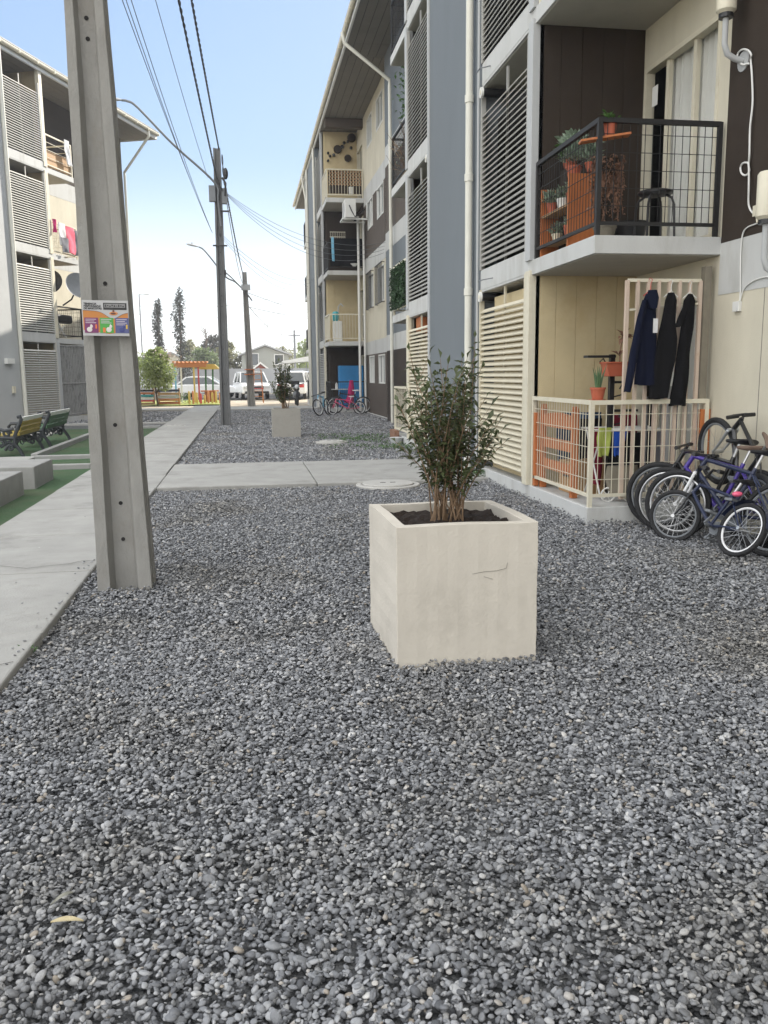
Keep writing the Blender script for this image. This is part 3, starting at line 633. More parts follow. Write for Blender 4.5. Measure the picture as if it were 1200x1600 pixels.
def crown(root,clumps,nper,L,W,m,seed,name='crown',flat=0.0):
    r=np.random.default_rng(seed); P=[];D=[]
    for (c,rad) in clumps:
        rad=np.array(rad if isinstance(rad,(tuple,list)) else (rad,)*3); n_=int(nper)
        d=r.normal(size=(n_,3)); d/=np.linalg.norm(d,axis=1,keepdims=True); q=d*(r.uniform(0.35,1.0,(n_,1))**0.5)*rad
        P.append(np.array(c)+q); D.append(d+r.normal(0,0.7,(n_,3))-np.array([0,0,0.25]))
    return leaves(name,np.concatenate(P),np.concatenate(D),L,W,m,root,seed=seed)
def tree(name,label,cat,base,h,crad,seed,lm,group=None,nper=170,L=0.22,W=0.12,nclump=14,trunk_r=0.12,low=0.35,shape=1.0):
    rn=random.Random(seed); t=thing(name,label,cat,base,group); bz=Vector(base); b=MB()
    top=bz+Vector((rn.uniform(-.2,.2),rn.uniform(-.2,.2),h*0.72)); path=bez(bz,bz.lerp(top,0.5)+Vector((rn.uniform(-.15,.15),0,0)),top,7)
    b.tube(path,[trunk_r*(1-0.65*i/7) for i in range(8)],9); cl=[]
    for k in range(nclump):
        f=low+(1-low)*(k+0.5)/nclump; az=rn.uniform(0,6.28); rr=crad*math.sin(math.pi*min(0.93,0.22+0.72*(f-low)/(1-low)))**shape
        c=bz+Vector((math.cos(az)*rr*rn.uniform(.25,.8),math.sin(az)*rr*rn.uniform(.25,.8),h*f))
        i=min(6,max(1,int(f*0.7*7))); b.tube(bez(path[i],path[i].lerp(c,0.5)+Vector((0,0,.1)),c,4),[trunk_r*0.35*(1-0.7*j/4) for j in range(5)],5)
        cl.append((tuple(c),(rr*rn.uniform(.35,.6)+0.08,rr*rn.uniform(.35,.6)+0.08,rr*rn.uniform(.3,.5)+0.08)))
    b.build('trunk',M['bark'],t,smooth=True); crown(t,cl,nper,L,W,lm,seed); return t
M['bark']=mat('tree_bark',(0.10,0.075,0.055),0.95,0.3,8,0.8,25)
M['cypress']=mat('cypress_foliage',(0.060,0.066,0.052),0.8,0.45,1.5)
M['midgreen_leaf']=mat('tree_leaf',(0.15,0.20,0.08),0.6,0.45,1.2,trans=0.45)  # even green base colour of background trees
M['bright_leaf']=mat('bright_tree_leaf',(0.27,0.33,0.12),0.5,0.5,2.0,trans=0.5)
M['olive_leaf']=mat('olive_tree_leaf',(0.19,0.19,0.09),0.6,0.45,1.2,trans=0.45)
# ------------------------------------------------------------------ concrete planters and their shrubs
def planter(x0,x1,y0,y1,h,label,m,skew=0.0):
    t=thing('planter',label,'planter',((x0+x1)/2,(y0+y1)/2,0),'concrete planter boxes'); b=MB(); w_=0.055; n=14
    rn=random.Random(int(x0*100)); 
    def W(x,y,z): return (x+skew*(y-y0)+0.0012*math.sin(z*17+y*9)+0.0008*math.sin(z*53),y+0.0012*math.sin(x*21+z*13)+0.0008*math.sin(x*61),z+0.0025*math.sin(x*11+y*7)*(1 if z>h*0.9 else 0))
    def face(f):      # f(u,v) -> point
        vs=[W(*f(i/n,j/n)) for j in range(n+1) for i in range(n+1)]
        b.add(vs,[(j*(n+1)+i,j*(n+1)+i+1,(j+1)*(n+1)+i+1,(j+1)*(n+1)+i) for j in range(n) for i in range(n)])
    zb=-0.08
    face(lambda u,v:(x0+(x1-x0)*u,y0,zb+(h-zb)*v)); face(lambda u,v:(x0+(x1-x0)*u,y1,zb+(h-zb)*v)); face(lambda u,v:(x0,y0+(y1-y0)*u,zb+(h-zb)*v)); face(lambda u,v:(x1,y0+(y1-y0)*u,zb+(h-zb)*v))
    X0,X1,Y0,Y1=x0+w_,x1-w_,y0+w_,y1-w_
    face(lambda u,v:(X0+(X1-X0)*u,Y0,h-0.1+0.1*v)); face(lambda u,v:(X0+(X1-X0)*u,Y1,h-0.1+0.1*v)); face(lambda u,v:(X0,Y0+(Y1-Y0)*u,h-0.1+0.1*v)); face(lambda u,v:(X1,Y0+(Y1-Y0)*u,h-0.1+0.1*v))
    face(lambda u,v:(x0+(x1-x0)*u,y0+w_*v,h)); face(lambda u,v:(x0+(x1-x0)*u,Y1+w_*v,h)); face(lambda u,v:(x0+w_*v,Y0+(Y1-Y0)*u,h)); face(lambda u,v:(X1+w_*v,Y0+(Y1-Y0)*u,h))
    me_o=b.build('box',m,t,smooth=False)
    bm=bmesh.new(); bm.from_mesh(me_o.data); bmesh.ops.remove_doubles(bm,verts=bm.verts,dist=0.002); bmesh.ops.recalc_face_normals(bm,faces=bm.faces); bm.to_mesh(me_o.data); bm.free()
    bv=me_o.modifiers.new('bevel','BEVEL'); bv.width=0.007; bv.segments=3; bv.limit_method='ANGLE'; bv.angle_limit=R(45)
    b=MB(); n=22
    vs=[(X0-.005+(X1-X0+.01)*i/n+skew*((Y1-Y0)*j/n),Y0-.005+(Y1-Y0+.01)*j/n,h-0.045+rn.uniform(-.011,.011)+0.012*math.sin(i*.5)*math.sin(j*.6)) for j in range(n+1) for i in range(n+1)]
    b.add(vs,[(j*(n+1)+i,j*(n+1)+i+1,(j+1)*(n+1)+i+1,(j+1)*(n+1)+i) for j in range(n) for i in range(n)]); b.build('soil',M['soil'],t,recalc=False)
    return t
pl=planter(0.695,1.412,3.98,4.74,0.72,'large whitewashed concrete planter box in the foreground gravel',M['planter'],skew=-0.03)
b=MB(); zc=onf=None
for q0,q1 in (((738,897),(758,893)),((758,893),(775,892)),((775,892),(791,888)),((791,888),(793,879)),((756,901),(770,905))):
    A=at(q0[0],q0[1],3.9775); B_=at(q1[0],q1[1],3.9775); b.bar(A,B_,0.0012,0.002,up=(0,1,0))
b.build('surface_crack',M['soffit'],pl)
rn=random.Random(5); tips=[]
extra=[(648,590),(672,575),(683,620),(712,585),(730,560),(738,600),(760,655),(628,645),(645,620),(690,610),(722,560),(780,660),(665,625),(700,570)]
for px,py in [(640,548),(655,585),(688,560),(700,600),(742,528),(752,575),(720,585),(668,610),(635,605),(622,628),(618,690),(640,650),(760,620),(775,655),(790,690),(785,672),(735,640),(705,640),(675,660),(650,700),(750,680),(728,600),(693,585),(740,560),(662,640),(712,615),(770,700),(630,660)]+extra:
    tips.append(at(px,py,4.36+rn.uniform(-.22,.22)))
sh=thing('shrub','leafy dark green shrub with reddish stems growing in the large foreground planter','shrub',(1.04,4.36,0.67),'shrubs in planters')
print('leaves',shrub(sh,(1.04,4.36,0.665),tips,3,0.055,0.023,M['leaf'],M['stem'],start=0.25,gap=0.026,r0=0.0046,side=5))
planter(0.605,1.262,20.1,20.75,0.67,'smaller raw grey concrete planter box further down the lane',M['planter2'])
sh=thing('shrub','small dark sparse shrub in the farther grey planter','shrub',(0.93,20.42,0.62),'shrubs in planters')
tips=[at(px,py,20.42+rn.uniform(-.2,.2)) for px,py in [(428,570),(436,566),(440,575),(446,572),(432,590),(450,590),(424,600),(456,606),(440,600),(447,612),(430,612),(452,575),(437,585)]]
shrub(sh,(0.93,20.42,0.62),tips,9,0.10,0.055,M['leaf'],M['stem'],start=0.3,gap=0.024,r0=0.011,side=4)
# weeds by the wall and strip of grass
def weed(pts,label,L,seed,m,name='weed'):
    rn=random.Random(seed); P=[];D=[]
    for (x,y,r_,h,n_) in pts:
        for _ in range(n_):
            a=rn.uniform(0,6.28); q=r_*math.sqrt(rn.random()); P.append((x+q*math.cos(a),y+q*math.sin(a)*0.7,rn.uniform(0,h))); D.append((math.cos(a)*.6+rn.uniform(-.4,.4),math.sin(a)*.6+rn.uniform(-.4,.4),rn.uniform(.1,.9)))
    o=leaves(name,np.array(P),np.array(D),L,L*0.4,m,None,seed=seed); tag(o,label,'weed','weeds in the gravel'); return o
g=gp(748,748); weed([(g.x,g.y,0.22,0.12,240),(g.x+.3,g.y+.15,.15,.1,120)],'bright green clump of weeds at the foot of the drainpipe wall',0.06,2,M['green'])
g=gp(38,1022); weed([(g.x,g.y,0.06,0.04,30)],'tiny weed sprouting at the edge of the path',0.025,4,M['green'])
g=gp(598,692); o=weed([(g.x+rn.uniform(-.9,.5),g.y+rn.uniform(-1.6,2.2),.5,.05,70) for _ in range(16)],'thin patch of low green weeds in the gravel near the second balcony',0.06,6,M['green'])
for i,(px,py,L,lab) in enumerate([(105,1444,0.085,'long dry yellowish leaf lying on the foreground gravel'),(97,1408,0.05,'small curled grey dry leaf behind the yellowish leaf')]):
    g=gp(px,py,0.03); b=MB(); n=8; vs=[];fs=[]
    for k in range(n+1):
        t=k/n; wd=0.011*math.sin(math.pi*min(1,t*0.93+0.05)); x=g.x+(t-.5)*L*1.0; y=g.y-(t-.5)*L*0.12*(1 if i==0 else -8); z=0.034+0.008*math.sin(t*3)
        vs+=[(x,y-wd,z+0.004),(x,y,z),(x,y+wd,z+0.005)]
    for k in range(n):
        for j in range(2): fs.append((3*k+j,3*k+3+j,3*k+4+j,3*k+1+j))
    b.add(vs,fs); tag(b.build('fallen_leaf',mat('dry_leaf',(0.42,0.36,0.22) if i==0 else (0.27,0.27,0.23),0.8,0.2,30),smooth=True,recalc=False),lab,'leaf','dry leaves on the gravel')
# ------------------------------------------------------------------ utility poles, lamp arms, sign, cables
def hpole(name,label,base,top,w0,w1,d0,d1,m,holes=(),hz=None,wmid=None):
    t=thing(name,label,'utility pole',base,'concrete utility poles'); B0=Vector(base); B1=Vector(top); b=MB(); n=26
    prof=lambda w_,d_:[(-.5*w_,0),(-.27*w_,0),(-.19*w_,.30*d_),(.19*w_,.30*d_),(.27*w_,0),(.5*w_,0),(.5*w_,.25*d_),(.47*w_,.27*d_),(.47*w_,.73*d_),(.5*w_,.75*d_),(.5*w_,d_),(.27*w_,d_),(.19*w_,.70*d_),(-.19*w_,.70*d_),(-.27*w_,d_),(-.5*w_,d_),(-.5*w_,.75*d_),(-.47*w_,.73*d_),(-.47*w_,.27*d_),(-.5*w_,.25*d_)]
    vs=[];fs=[]; N=20
    for i in range(n+1):
        f=i/n; c=B0.lerp(B1,f); z=c.z
        if wmid and z<wmid[0]: w_=w0+(wmid[1]-w0)*(z/wmid[0])
        elif wmid: w_=wmid[1]+(w1-wmid[1])*((z-wmid[0])/(B1.z-wmid[0]))
        else: w_=w0+(w1-w0)*f
        d_=d0+(d1-d0)*f
        for (x,y) in prof(w_,d_): vs.append((c.x+x+0.0025*math.sin(z*5+x*40),c.y+y,c.z))
    for i in range(n):
        for k in range(N): fs.append((i*N+k,i*N+(k+1)%N,(i+1)*N+(k+1)%N,(i+1)*N+k))
    fs.append(tuple(n*N+k for k in range(N))); b.add(vs,fs); b.build('shaft',m,t,bevel=0.006)
    b=MB(); any_=False
    for z in holes:
        f=(z-B0.z)/(B1.z-B0.z); c=B0.lerp(B1,f); d_=d0+(d1-d0)*f; y=c.y+.30*d_
        b.lathe((c.x,y-0.004,z),[(0.0135,0.0),(0.0135,0.003)],12,ax=(0,1,0)); any_=True
    if any_: b.build('bolt_hole',M['dark'],t)
    return t
p1=hpole('utility_pole','tall channelled concrete utility pole close by with a poster strapped to it',(-0.855,5.86,-0.3),(-0.93,5.86,8.0),0.355,0.165,0.30,0.17,M['poleconc'],holes=(3.65,3.53,2.05,1.13,0.60,0.35),wmid=(3.75,0.232))
def bracket(root,c,w_,m='greysteel'):
    b=MB(); b.box(c[0]-w_/2,c[0]+w_/2,c[1]-.03,c[1]+.22,c[2]-.02,c[2]+.02); b.build('clamp',M[m],root)
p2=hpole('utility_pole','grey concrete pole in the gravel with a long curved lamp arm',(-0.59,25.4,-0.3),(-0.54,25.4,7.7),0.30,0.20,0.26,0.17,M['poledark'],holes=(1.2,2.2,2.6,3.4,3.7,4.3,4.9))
def lamp_arm(root,pts,r=0.032,head_len=0.6):
    b=MB(); pts=[Vector(p) for p in pts]; P=[]
    for i in range(len(pts)-1):
        a=pts[max(i-1,0)];b0=pts[i];c=pts[i+1];d=pts[min(i+2,len(pts)-1)]
        for k in range(6):
            t=k/6; P.append(0.5*((2*b0)+(c-a)*t+(2*a-5*b0+4*c-d)*t*t+(-a+3*b0-3*c+d)*t**3))
    P.append(pts[-1]); b.tube(P,r,9); arm=b.build('lamp_arm',M['greysteel'],root,smooth=True)
    e=pts[-1]; d=(pts[-1]-pts[-2]); d.z*=0.4; d.normalize(); b=MB(); s=d.cross(Z3).normalized(); prof=[(0,.035,.03),(.12,.05,.05),(.3,.11,.07),(.48,.12,.065),(.6,.05,.03)]
    vs=[];fs=[];n=12
    for (t,wd,hh) in prof:
        t*=head_len/0.6
        for k in range(n):
            a=2*math.pi*k/n; vs.append(e+d*t+s*wd*math.cos(a)+Z3*hh*math.sin(a)*(1 if math.sin(a)>0 else .6))
    for i in range(len(prof)-1):
        for k in range(n): fs.append((i*n+k,i*n+(k+1)%n,(i+1)*n+(k+1)%n,(i+1)*n+k))
    fs+= [tuple(range(n)),tuple((len(prof)-1)*n+k for k in range(n))]; b.add(vs,fs); h=e+d*0.33*head_len/0.6+Z3*0.06; b.lathe(h,[(.035,0),(.035,.07)],10); b.build('lamp_head',M['finpale'],arm,smooth=True)
lamp_arm(p2,[(-0.50,25.35,5.6),(-0.56,25.35,6.3),at(335,285,25.3),at(270,225,25.1),at(215,168,25.0),at(199,158,25.0),at(190,156.5,25.0)],head_len=0.5)
b=MB(); b.box(-0.80,-0.62,25.28,25.42,6.25,6.68); b.box(-0.44,-0.30,25.3,25.44,6.2,6.62); b.build('meter_box',M['greysteel'],p2,bevel=0.01)
b=MB(); b.tube([(-0.42,25.36,6.9),(-0.33,25.3,6.75),(-0.36,25.3,6.4)],0.03,7); b.build('cable_loop',M['black'],p2)
b=MB(); b.ball((-0.32,25.3,7.0),(.07,.06,.16)); b.build('cable_joint',M['black'],p2)
for q_ in ((-0.5,-0.26,25.3,25.36,5.98,6.02),(-0.75,-0.35,25.34,25.38,5.05,5.09)):
    b=MB(); b.box(*q_); b.build('cross_arm',M['black'],p2)
b=MB(); b.box(-0.47,-0.41,25.3,25.4,4.25,4.4); b.build('splice_box',M['black'],p2)
p3=hpole('utility_pole','pale far concrete pole beyond the gravel carrying a small lamp and box',(0.30,43.2,-0.3),(0.17,43.2,6.4),0.40,0.22,0.3,0.2,M['poleconc'])
lamp_arm(p3,[at(394,470,43.1),at(384,457,43.1),at(368,441,43.1),at(352,432,43),at(330,404,43),at(318,390,43),at(311,386,43)],r=0.035)
c=at(384,449,43.0); b=MB(); b.box(c.x-.22,c.x+.22,42.9,43.1,c.z-.13,c.z+.13); b.build('meter_box',M['finpale'],p3)
c=at(390,582,43.0); b=MB(); b.lathe((c.x,43.3,c.z-.12),[(.27,0),(.27,.05)],12); b.lathe((c.x,43.3,c.z+.12),[(.26,0),(.26,.05)],12); b.build('band_clamp',M['orangewood'],p3)
# poster board strapped to the near pole
sg=thing('poster_board','rectangular pet care poster with orange wave and three coloured cards fixed to the near pole','sign',(-0.865,5.80,1.82))
sg.rotation_euler=(0,R(0.9),0)
def lb(x0,x1,z0,z1,m,name,parent,y=0.0,t=0.004,extra=None):
    b=MB(); b.box(x0,x1,y-t,y,z0,z1); me=b.build(name,m,None); me.parent=parent; return me
flat=lambda nm,c: mat(nm,c,0.5,0.03,20)
SW,SH=0.285,0.222; hw,hh=SW/2,SH/2
lb(-hw,hw,-hh,hh,flat('poster_white',(0.42,0.42,0.42)),'panel',sg,0,0.006)
b=MB(); top=[]; N=24
for k in range(N+1):
    u=k/N; z=0.048-0.012*u-0.043*math.exp(-((u-.66)/.20)**2) if u<0.86 else 0.02+0.03*(u-.86)/.14*1.2
    if u>=.66: z=0.048-0.012*u-0.043*math.exp(-((u-.66)/.20)**2)
    top.append((-hw+0.004+(SW-.008)*u,z))
poly=[(x,-0.0068,z) for x,z in top]+[(hw-.004,-0.0068,-hh+.03),(0.02,-0.0068,-hh+.012),(-hw+.004,-0.0068,-hh+.036)]
b.prism(poly,(0,0.0012,0)); o=b.build('orange_wave',flat('poster_orange',(0.48,0.19,0.045))); o.parent=sg
b=MB(); b.tube([(x,-0.0072,z) for x,z in top],0.0012,4); o=b.build('wave_line',flat('poster_ink',(0.03,0.03,0.035))); o.parent=sg
lb(-0.012,0.132,0.053,0.096,flat('poster_black',(0.025,0.025,0.026)),'title_box',sg,-0.0062,0.0016)
lb(-0.005,0.123,0.066,0.090,flat('poster_grey',(0.22,0.22,0.22)),'title_patch',sg,-0.0079,0.0012)
b=MB(); 
for k in range(9): b.box(-0.001+k*.0135,0.008+k*.0135,-0.0098,-0.0092,0.070+0.004*(k%2),0.085-0.003*(k%3))
o=b.build('title_mark',flat('poster_mark',(0.05,0.05,0.05))); o.parent=sg
b=MB(); b.ball((0.05,-0.0075,0.030),(0.027,0.0012,0.012),14,8); o=b.build('round_emblem',flat('poster_emblem',(0.55,0.23,0.08))); o.parent=sg
b=MB(); b.ball((0.048,-0.0085,0.030),(0.017,0.0012,0.006),12,8); b.ball((0.05,-0.0085,0.045),(0.007,0.0012,0.007),10,6); o=b.build('emblem_mark',flat('poster_dark',(0.12,0.04,0.03))); o.parent=sg
for i,(x0,nm,c) in enumerate(((-0.131,'purple',(0.17,0.035,0.12)),(-0.037,'green',(0.07,0.32,0.06)),(0.058,'blue',(0.085,0.095,0.22)))):
    cdw=0.084; k=lb(x0,x0+cdw,-0.093,0.002,flat('poster_'+nm,c),nm+'_card',sg,-0.0070,0.0014)
    b=MB()
    for r_ in range(3 if i<2 else 4): b.box(x0+.007,x0+cdw-.012-0.012*(r_%2),-0.0098,-0.0086,-0.006-0.011*r_-.004,-0.006-0.011*r_)
    o=b.build('text_line',flat('poster_text',(0.5,0.45,0.5))); o.parent=sg
    b=MB(); cx=x0+(.03 if i==0 else .055 if i==1 else .04); b.ball((cx,-0.0092,-0.072),(.017,.0012,.016),12,7); b.ball((cx+.012,-0.0095,-0.052),(.009,.0012,.011),10,6)
    b.prism([(cx+.006,-0.0096,-.045),(cx+.010,-0.0096,-.036),(cx+.014,-0.0096,-.045)],(0,.001,0)); o=b.build('pet_drawing',flat('poster_pet',(0.62,0.58,0.55) if i!=2 else (0.05,0.06,0.2))); o.parent=sg
    b=MB(); b.box(x0+.018,x0+.034,-0.0097,-0.0088,-0.09,-0.06) if i==1 else b.box(x0+.066,x0+.076,-0.0097,-0.0088,-0.066,-0.04); o=b.build('bright_mark',flat('poster_accent',(0.65,0.16,0.05) if i<2 else (0.6,0.4,0.05))); o.parent=sg
def text(s,size,loc,m,parent,name):
    cu=bpy.data.curves.new(name,'FONT'); cu.body=s; cu.size=size; cu.extrude=0.0004; cu.offset=0.0006; to=bpy.data.objects.new(name,cu); C.objects.link(to); bpy.context.view_layer.update()
    me=bpy.data.meshes.new_from_object(to); bpy.data.objects.remove(to); me.materials.append(m); o=bpy.data.objects.new(name,me); C.objects.link(o)
    o.rotation_euler=(R(90),0,0); o.location=loc; o.parent=parent; return o
ink=flat('poster_letter',(0.012,0.012,0.012))
for i,s_ in enumerate(('TENENCIA','RESPONSABLE','DE MASCOTAS')): text(s_,0.0165,(-hw+.010,-0.0072,0.083-0.0145*i),ink,sg,'lettering')
# cables
def cable(label,pts,r,twist=0,cat='cable',sag=0.0,m='black',n=26):
    pts=[Vector(p) for p in pts]; P=[]
    for a,c in zip(pts,pts[1:]):
        for k in range(n): t=k/n; P.append(a.lerp(c,t)-Z3*(4*sag*t*(1-t)))
    P.append(pts[-1]); b=MB()
    if twist:
        m_=len(P); F=[]
        for i in range(m_-1):
            for k in range(8): F.append(P[i].lerp(P[i+1],k/8))
        for s_ in range(2):
            Q=[];acc=0
            for i,p in enumerate(F):
                if i: acc+=(p-F[i-1]).length
                d=(F[min(i+1,len(F)-1)]-F[max(i-1,0)]).normalized(); u=d.cross(Z3).normalized(); v=u.cross(d); a=acc*2*math.pi/twist+s_*math.pi
                Q.append(p+(u*math.cos(a)+v*math.sin(a))*r*1.1)
            b.tube(Q,r,5)
    else: b.tube(P,r,5)
    return tag(b.build('overhead_cable',M[m],smooth=True),label,cat,'overhead cables')
cable('thick twisted black cable to the lamp arm pole, left of the pair',[(-1.0,5.95,7.75),(-0.60,25.35,7.05),at(349,298,25.3)],0.013,0.55,sag=0.10)
cable('thick twisted black cable to the lamp arm pole, right of the pair',[(-0.80,5.95,7.75),(-0.47,25.35,7.62)],0.013,0.5,sag=0.12)
for i,(x,zz) in enumerate(((191,7.15),(197,7.15),(205,7.15))):
    g=gp(x,0,6.6); e=at(330+i,360+i*2,25.4); d=(g-e); s0=g+d*0.9
    cable(('thin grey telephone wire, leftmost of the three sagging towards the lamp arm pole','thin grey telephone wire between two others sagging to the lamp arm pole','thin grey telephone wire, rightmost of the three sagging to the lamp arm pole')[i],[s0,g,e],0.0065,sag=0.10 if i==0 else 0.16,m='greysteel')
g=gp(243,0,7.2); e=at(325,278,25.4); cable('single thin black wire left of the twisted pair, ending at the lamp arm',[g+(g-e)*0.8,g,e],0.006,sag=0.07)
cable('black twisted cable running from the lamp arm pole down to the far pole',[(-0.40,25.3,7.5),(-0.34,25.3,6.7),at(383,440,43.1)],0.013,0.6,sag=0.25)
cable('thin black wire beside the twisted cable to the far pole box',[at(352,300,25.3),at(381,446,43.1)],0.012,sag=0.5)
for i in range(4):
    e=Vector((4.55,27.6+0.1*i,5.55-0.09*i)); cable('grey service wire, %s, from the pole box to the far block wall'%('topmost','second from top','third from top','lowest')[i],[at(352,300+i*0.8,25.3),e],0.006,sag=0.55+0.1*i,m='greysteel')
for i in range(3):
    e=Vector((3.14,38.0+1.5*i,5.55)); cable('thin wire crossing the far stair panel, %s of three'%('left end','middle','right end')[i],[at(342,362+2*i,25.3),e],0.006,sag=0.5+.1*i,m='greysteel')
cable('lamp supply wire from the lamp arm pole to the far pole lamp',[at(350,424,25.5),at(381,455,43.1)],0.02,sag=-0.05)
for i,(a,c) in enumerate((((346,365),(388,565)),((352,380),(392,520)),((350,330),(375,575)))):
    pass
for i,(y0,y1,lab) in enumerate(((462,486,'upper'),(500,488,'middle'),(478,478,'faint')) ):
    cable('%s distant wire crossing the sky behind the cypress trees'%lab,[at(205,y0+30 if i==0 else y0,90),at(620,y1-60 if i==0 else y1-25,90)],0.02,sag=0.6,m='finpale')
for i,(a,c) in enumerate((((386,457),(560,505)),((390,480),(560,502)))):
    cable('%s wire from the far pole towards the far block'%('upper','lower')[i],[at(a[0],a[1],43),at(c[0],c[1],60)],0.014,sag=0.2,m='finpale')
cable('wire from the far pole to the slim pole beside the carport',[at(388,478,43.2),at(462,519,85)],0.018,sag=0.8,m='greysteel')
# manhole covers
def manhole(x,y,r,z,label):
    t=thing('manhole_cover',label,'manhole cover',(x,y,z),'round concrete manhole covers'); b=MB(); b.lathe((x,y,z-.12),[(r*1.25,0),(r*1.25,.12),(r*1.22,.13),(r*1.04,.13),(r*1.03,.105)],40); b.build('collar',M['lidconc'],t,bevel=0.004)
    b=MB(); b.lathe((x,y,z-.05),[(r,0),(r,.068),(r*.97,.075),(0.001,.075)],40); b.mi=1
    for k in range(2): b.box(x-.10+.13*k,x-.03+.13*k,y-.012,y+.012,z+0.024,z+0.028)
    b.build('lid',[M['lidconc'],M['dark']],t)
M['lidconc']=mat('pale_cast_concrete',(.42,.41,.385),.9,.1,4,.3,60,stain=(.25,.24,.22),stainamt=.5,stainscale=4)
manhole(1.80,10.9,0.335,0.022,'round concrete manhole cover in the gravel just behind the foreground planter')
manhole(1.8,18.2,0.28,0.022,'small round manhole cover in the gravel near the farther planter')
manhole(-2.0,24.9,0.25,0.045,'pale round manhole cover set in the lane path')
# ------------------------------------------------------------------ upstairs balcony (dark railing)
F1=2.68
def pot(name,label,c,r,h,m,group=None,saucer=True):
    t=thing(name,label,'potted plant',c,group); b=MB(); b.lathe(c,[(r*.72,0),(r*.97,h*.82),(r*1.06,h*.83),(r*1.06,h),(r*.93,h),(r*.9,h*.88),(0.001,h*.88)],18); b.build('pot',M[m],t,smooth=True)
    return t,Vector(c)+Z3*h*0.9
def rosette(t,c,rad,n,m,seed,L=0.07,W=0.035,h=0.1):
    rn=random.Random(seed); P=[];D=[]
    for _ in range(n):
        a=rn.uniform(0,6.28); e=rn.uniform(0.1,1.3); q=rn.uniform(0,rad)
        P.append((c[0]+math.cos(a)*q*.7,c[1]+math.sin(a)*q*.7,c[2]+rn.uniform(0,h))); D.append((math.cos(a)*math.cos(e),math.sin(a)*math.cos(e),math.sin(e)*.8))
    return leaves('foliage',np.array(P),np.array(D),L,W,M[m],t,seed=seed,fold=0.12,droop=0.05)
sf=thing('shelf_unit','orange wooden shelf unit holding potted succulents behind the dark balcony railing','shelf',(3.42,8.9,F1))
for y in (8.47,9.26):
    b=MB(); b.box(3.25,3.56,y,y+.025,F1,F1+.72); b.build('side_panel',M['orangewood'],sf,bevel=.003)
for z in (F1+.12,F1+.42):
    b=MB(); b.box(3.26,3.55,8.497,9.257,z,z+.022); b.build('shelf',M['woodboard'],sf)
b=MB(); b.box(3.545,3.56,8.497,9.257,F1+.03,F1+.70); b.build('back_panel',M['orangewood'],sf)
gp_='potted plants on the upstairs balcony'
items=[('potted_succulent','small terracotta pot with pale cactus on the lower orange shelf, nearer end',(3.38,8.72,F1+.142),.075,.12,'terracotta',.07,60,'succ'),
('potted_succulent','small pale pot with pointed succulent on the lower orange shelf, farther end',(3.37,9.08,F1+.142),.06,.09,'ivory',.08,70,'succ'),
('potted_succulent','terracotta pot with grey rosettes on the upper orange shelf beside the side panel',(3.38,8.66,F1+.442),.075,.13,'terracotta',.1,90,'succ'),
('potted_succulent','white and terracotta pot with grey rosettes in the middle of the upper orange shelf',(3.37,8.92,F1+.442),.07,.12,'white',.1,90,'succ'),
('potted_succulent','pale silvery succulent spilling over the dark railing beside the louvre',(3.34,9.16,F1+.442),.06,.12,'terracotta',.13,150,'succ')]
for i,(nm,lab,c,r_,h,m,rr,nn,lm) in enumerate(items):
    t,q=pot(nm,lab,c,r_,h,m,gp_); rosette(t,q,rr,nn,lm,20+i)
t,q=pot('potted_succulent','big bushy grey green succulent rising above the dark railing',(3.40,8.72,F1+.72),.08,.12,'terracotta',gp_); rosette(t,q+Vector((0,0,0.05)),.16,260,'succ',31,.08,.045,.26); 
t,q=pot('potted_succulent','dark green leafy succulent highest at the back against the brown wall',(3.5,9.10,F1+.90),.08,.12,'terracotta',gp_); rosette(t,q,.17,220,'green',32,.08,.04,.18); rosette(t,q,.17,120,'succ',33,.08,.04,.2)
b=MB(); b.box(3.43,3.57,9.0,9.2,F1,F1+.895); tag(b.build('plant_stool',M['brown'],bevel=.004),'tall brown plant stool half hidden behind the orange shelf unit','stool')
t,q=pot('potted_succulent','compact blue green succulent bush above the orange side panel',(3.50,8.52,F1+.745),.06,.09,'terracotta',gp_); rosette(t,q,.13,200,'succ',34,.06,.03,.2)
b=MB(); A=at(906,222,7.78);B_=at(984,210,7.70); b.bar(A,B_,0.12,0.02); pk=tag(b.build('plank',M['orangewood'],bevel=.002),'short tan wooden plank hung across the dark railing corner','plank')
c=at(953,215,7.74); t,q=pot('potted_plant','terracotta pot with small green sprigs standing on the hung plank',(c.x,c.y,c.z+0.011),.062,.135,'terracotta',gp_); rosette(t,q,.09,46,'green',36,.05,.025,.07)
# hanging dried vine
t=thing('hanging_plant','dried brown trailing plant hanging in a pot at the balcony corner','hanging plant',tuple(at(950,262,7.95)),gp_)
c=at(950,250,7.95); b=MB(); b.lathe((c.x,c.y,c.z-.13),[(.07,0),(.095,.12),(.1,.13),(.085,.13),(.001,.11)],16); b.build('pot',M['brown'],t,smooth=True)
rn=random.Random(8); P=[];D=[];b=MB()
for k in range(46):
    a=rn.uniform(0,6.28); x=c.x+math.cos(a)*rn.uniform(.05,.17); y=c.y+math.sin(a)*rn.uniform(.05,.12); z0=c.z+rn.uniform(-.05,.06); L=rn.uniform(.15,.55); pts=[]
    for j in range(9): pts.append((x+.02*math.sin(j*1.3+k),y+.02*math.cos(j*1.1+k),z0-L*j/8)); 
    b.tube(pts,.003,4)
    for j in range(9):
        for _ in range(2): P.append(pts[j]); D.append((rn.uniform(-1,1),rn.uniform(-1,1),rn.uniform(-1,.2)))
b.build('vine_stems',M['dried'],t); leaves('foliage',np.array(P),np.array(D),.04,.022,M['dried'],t,seed=5)
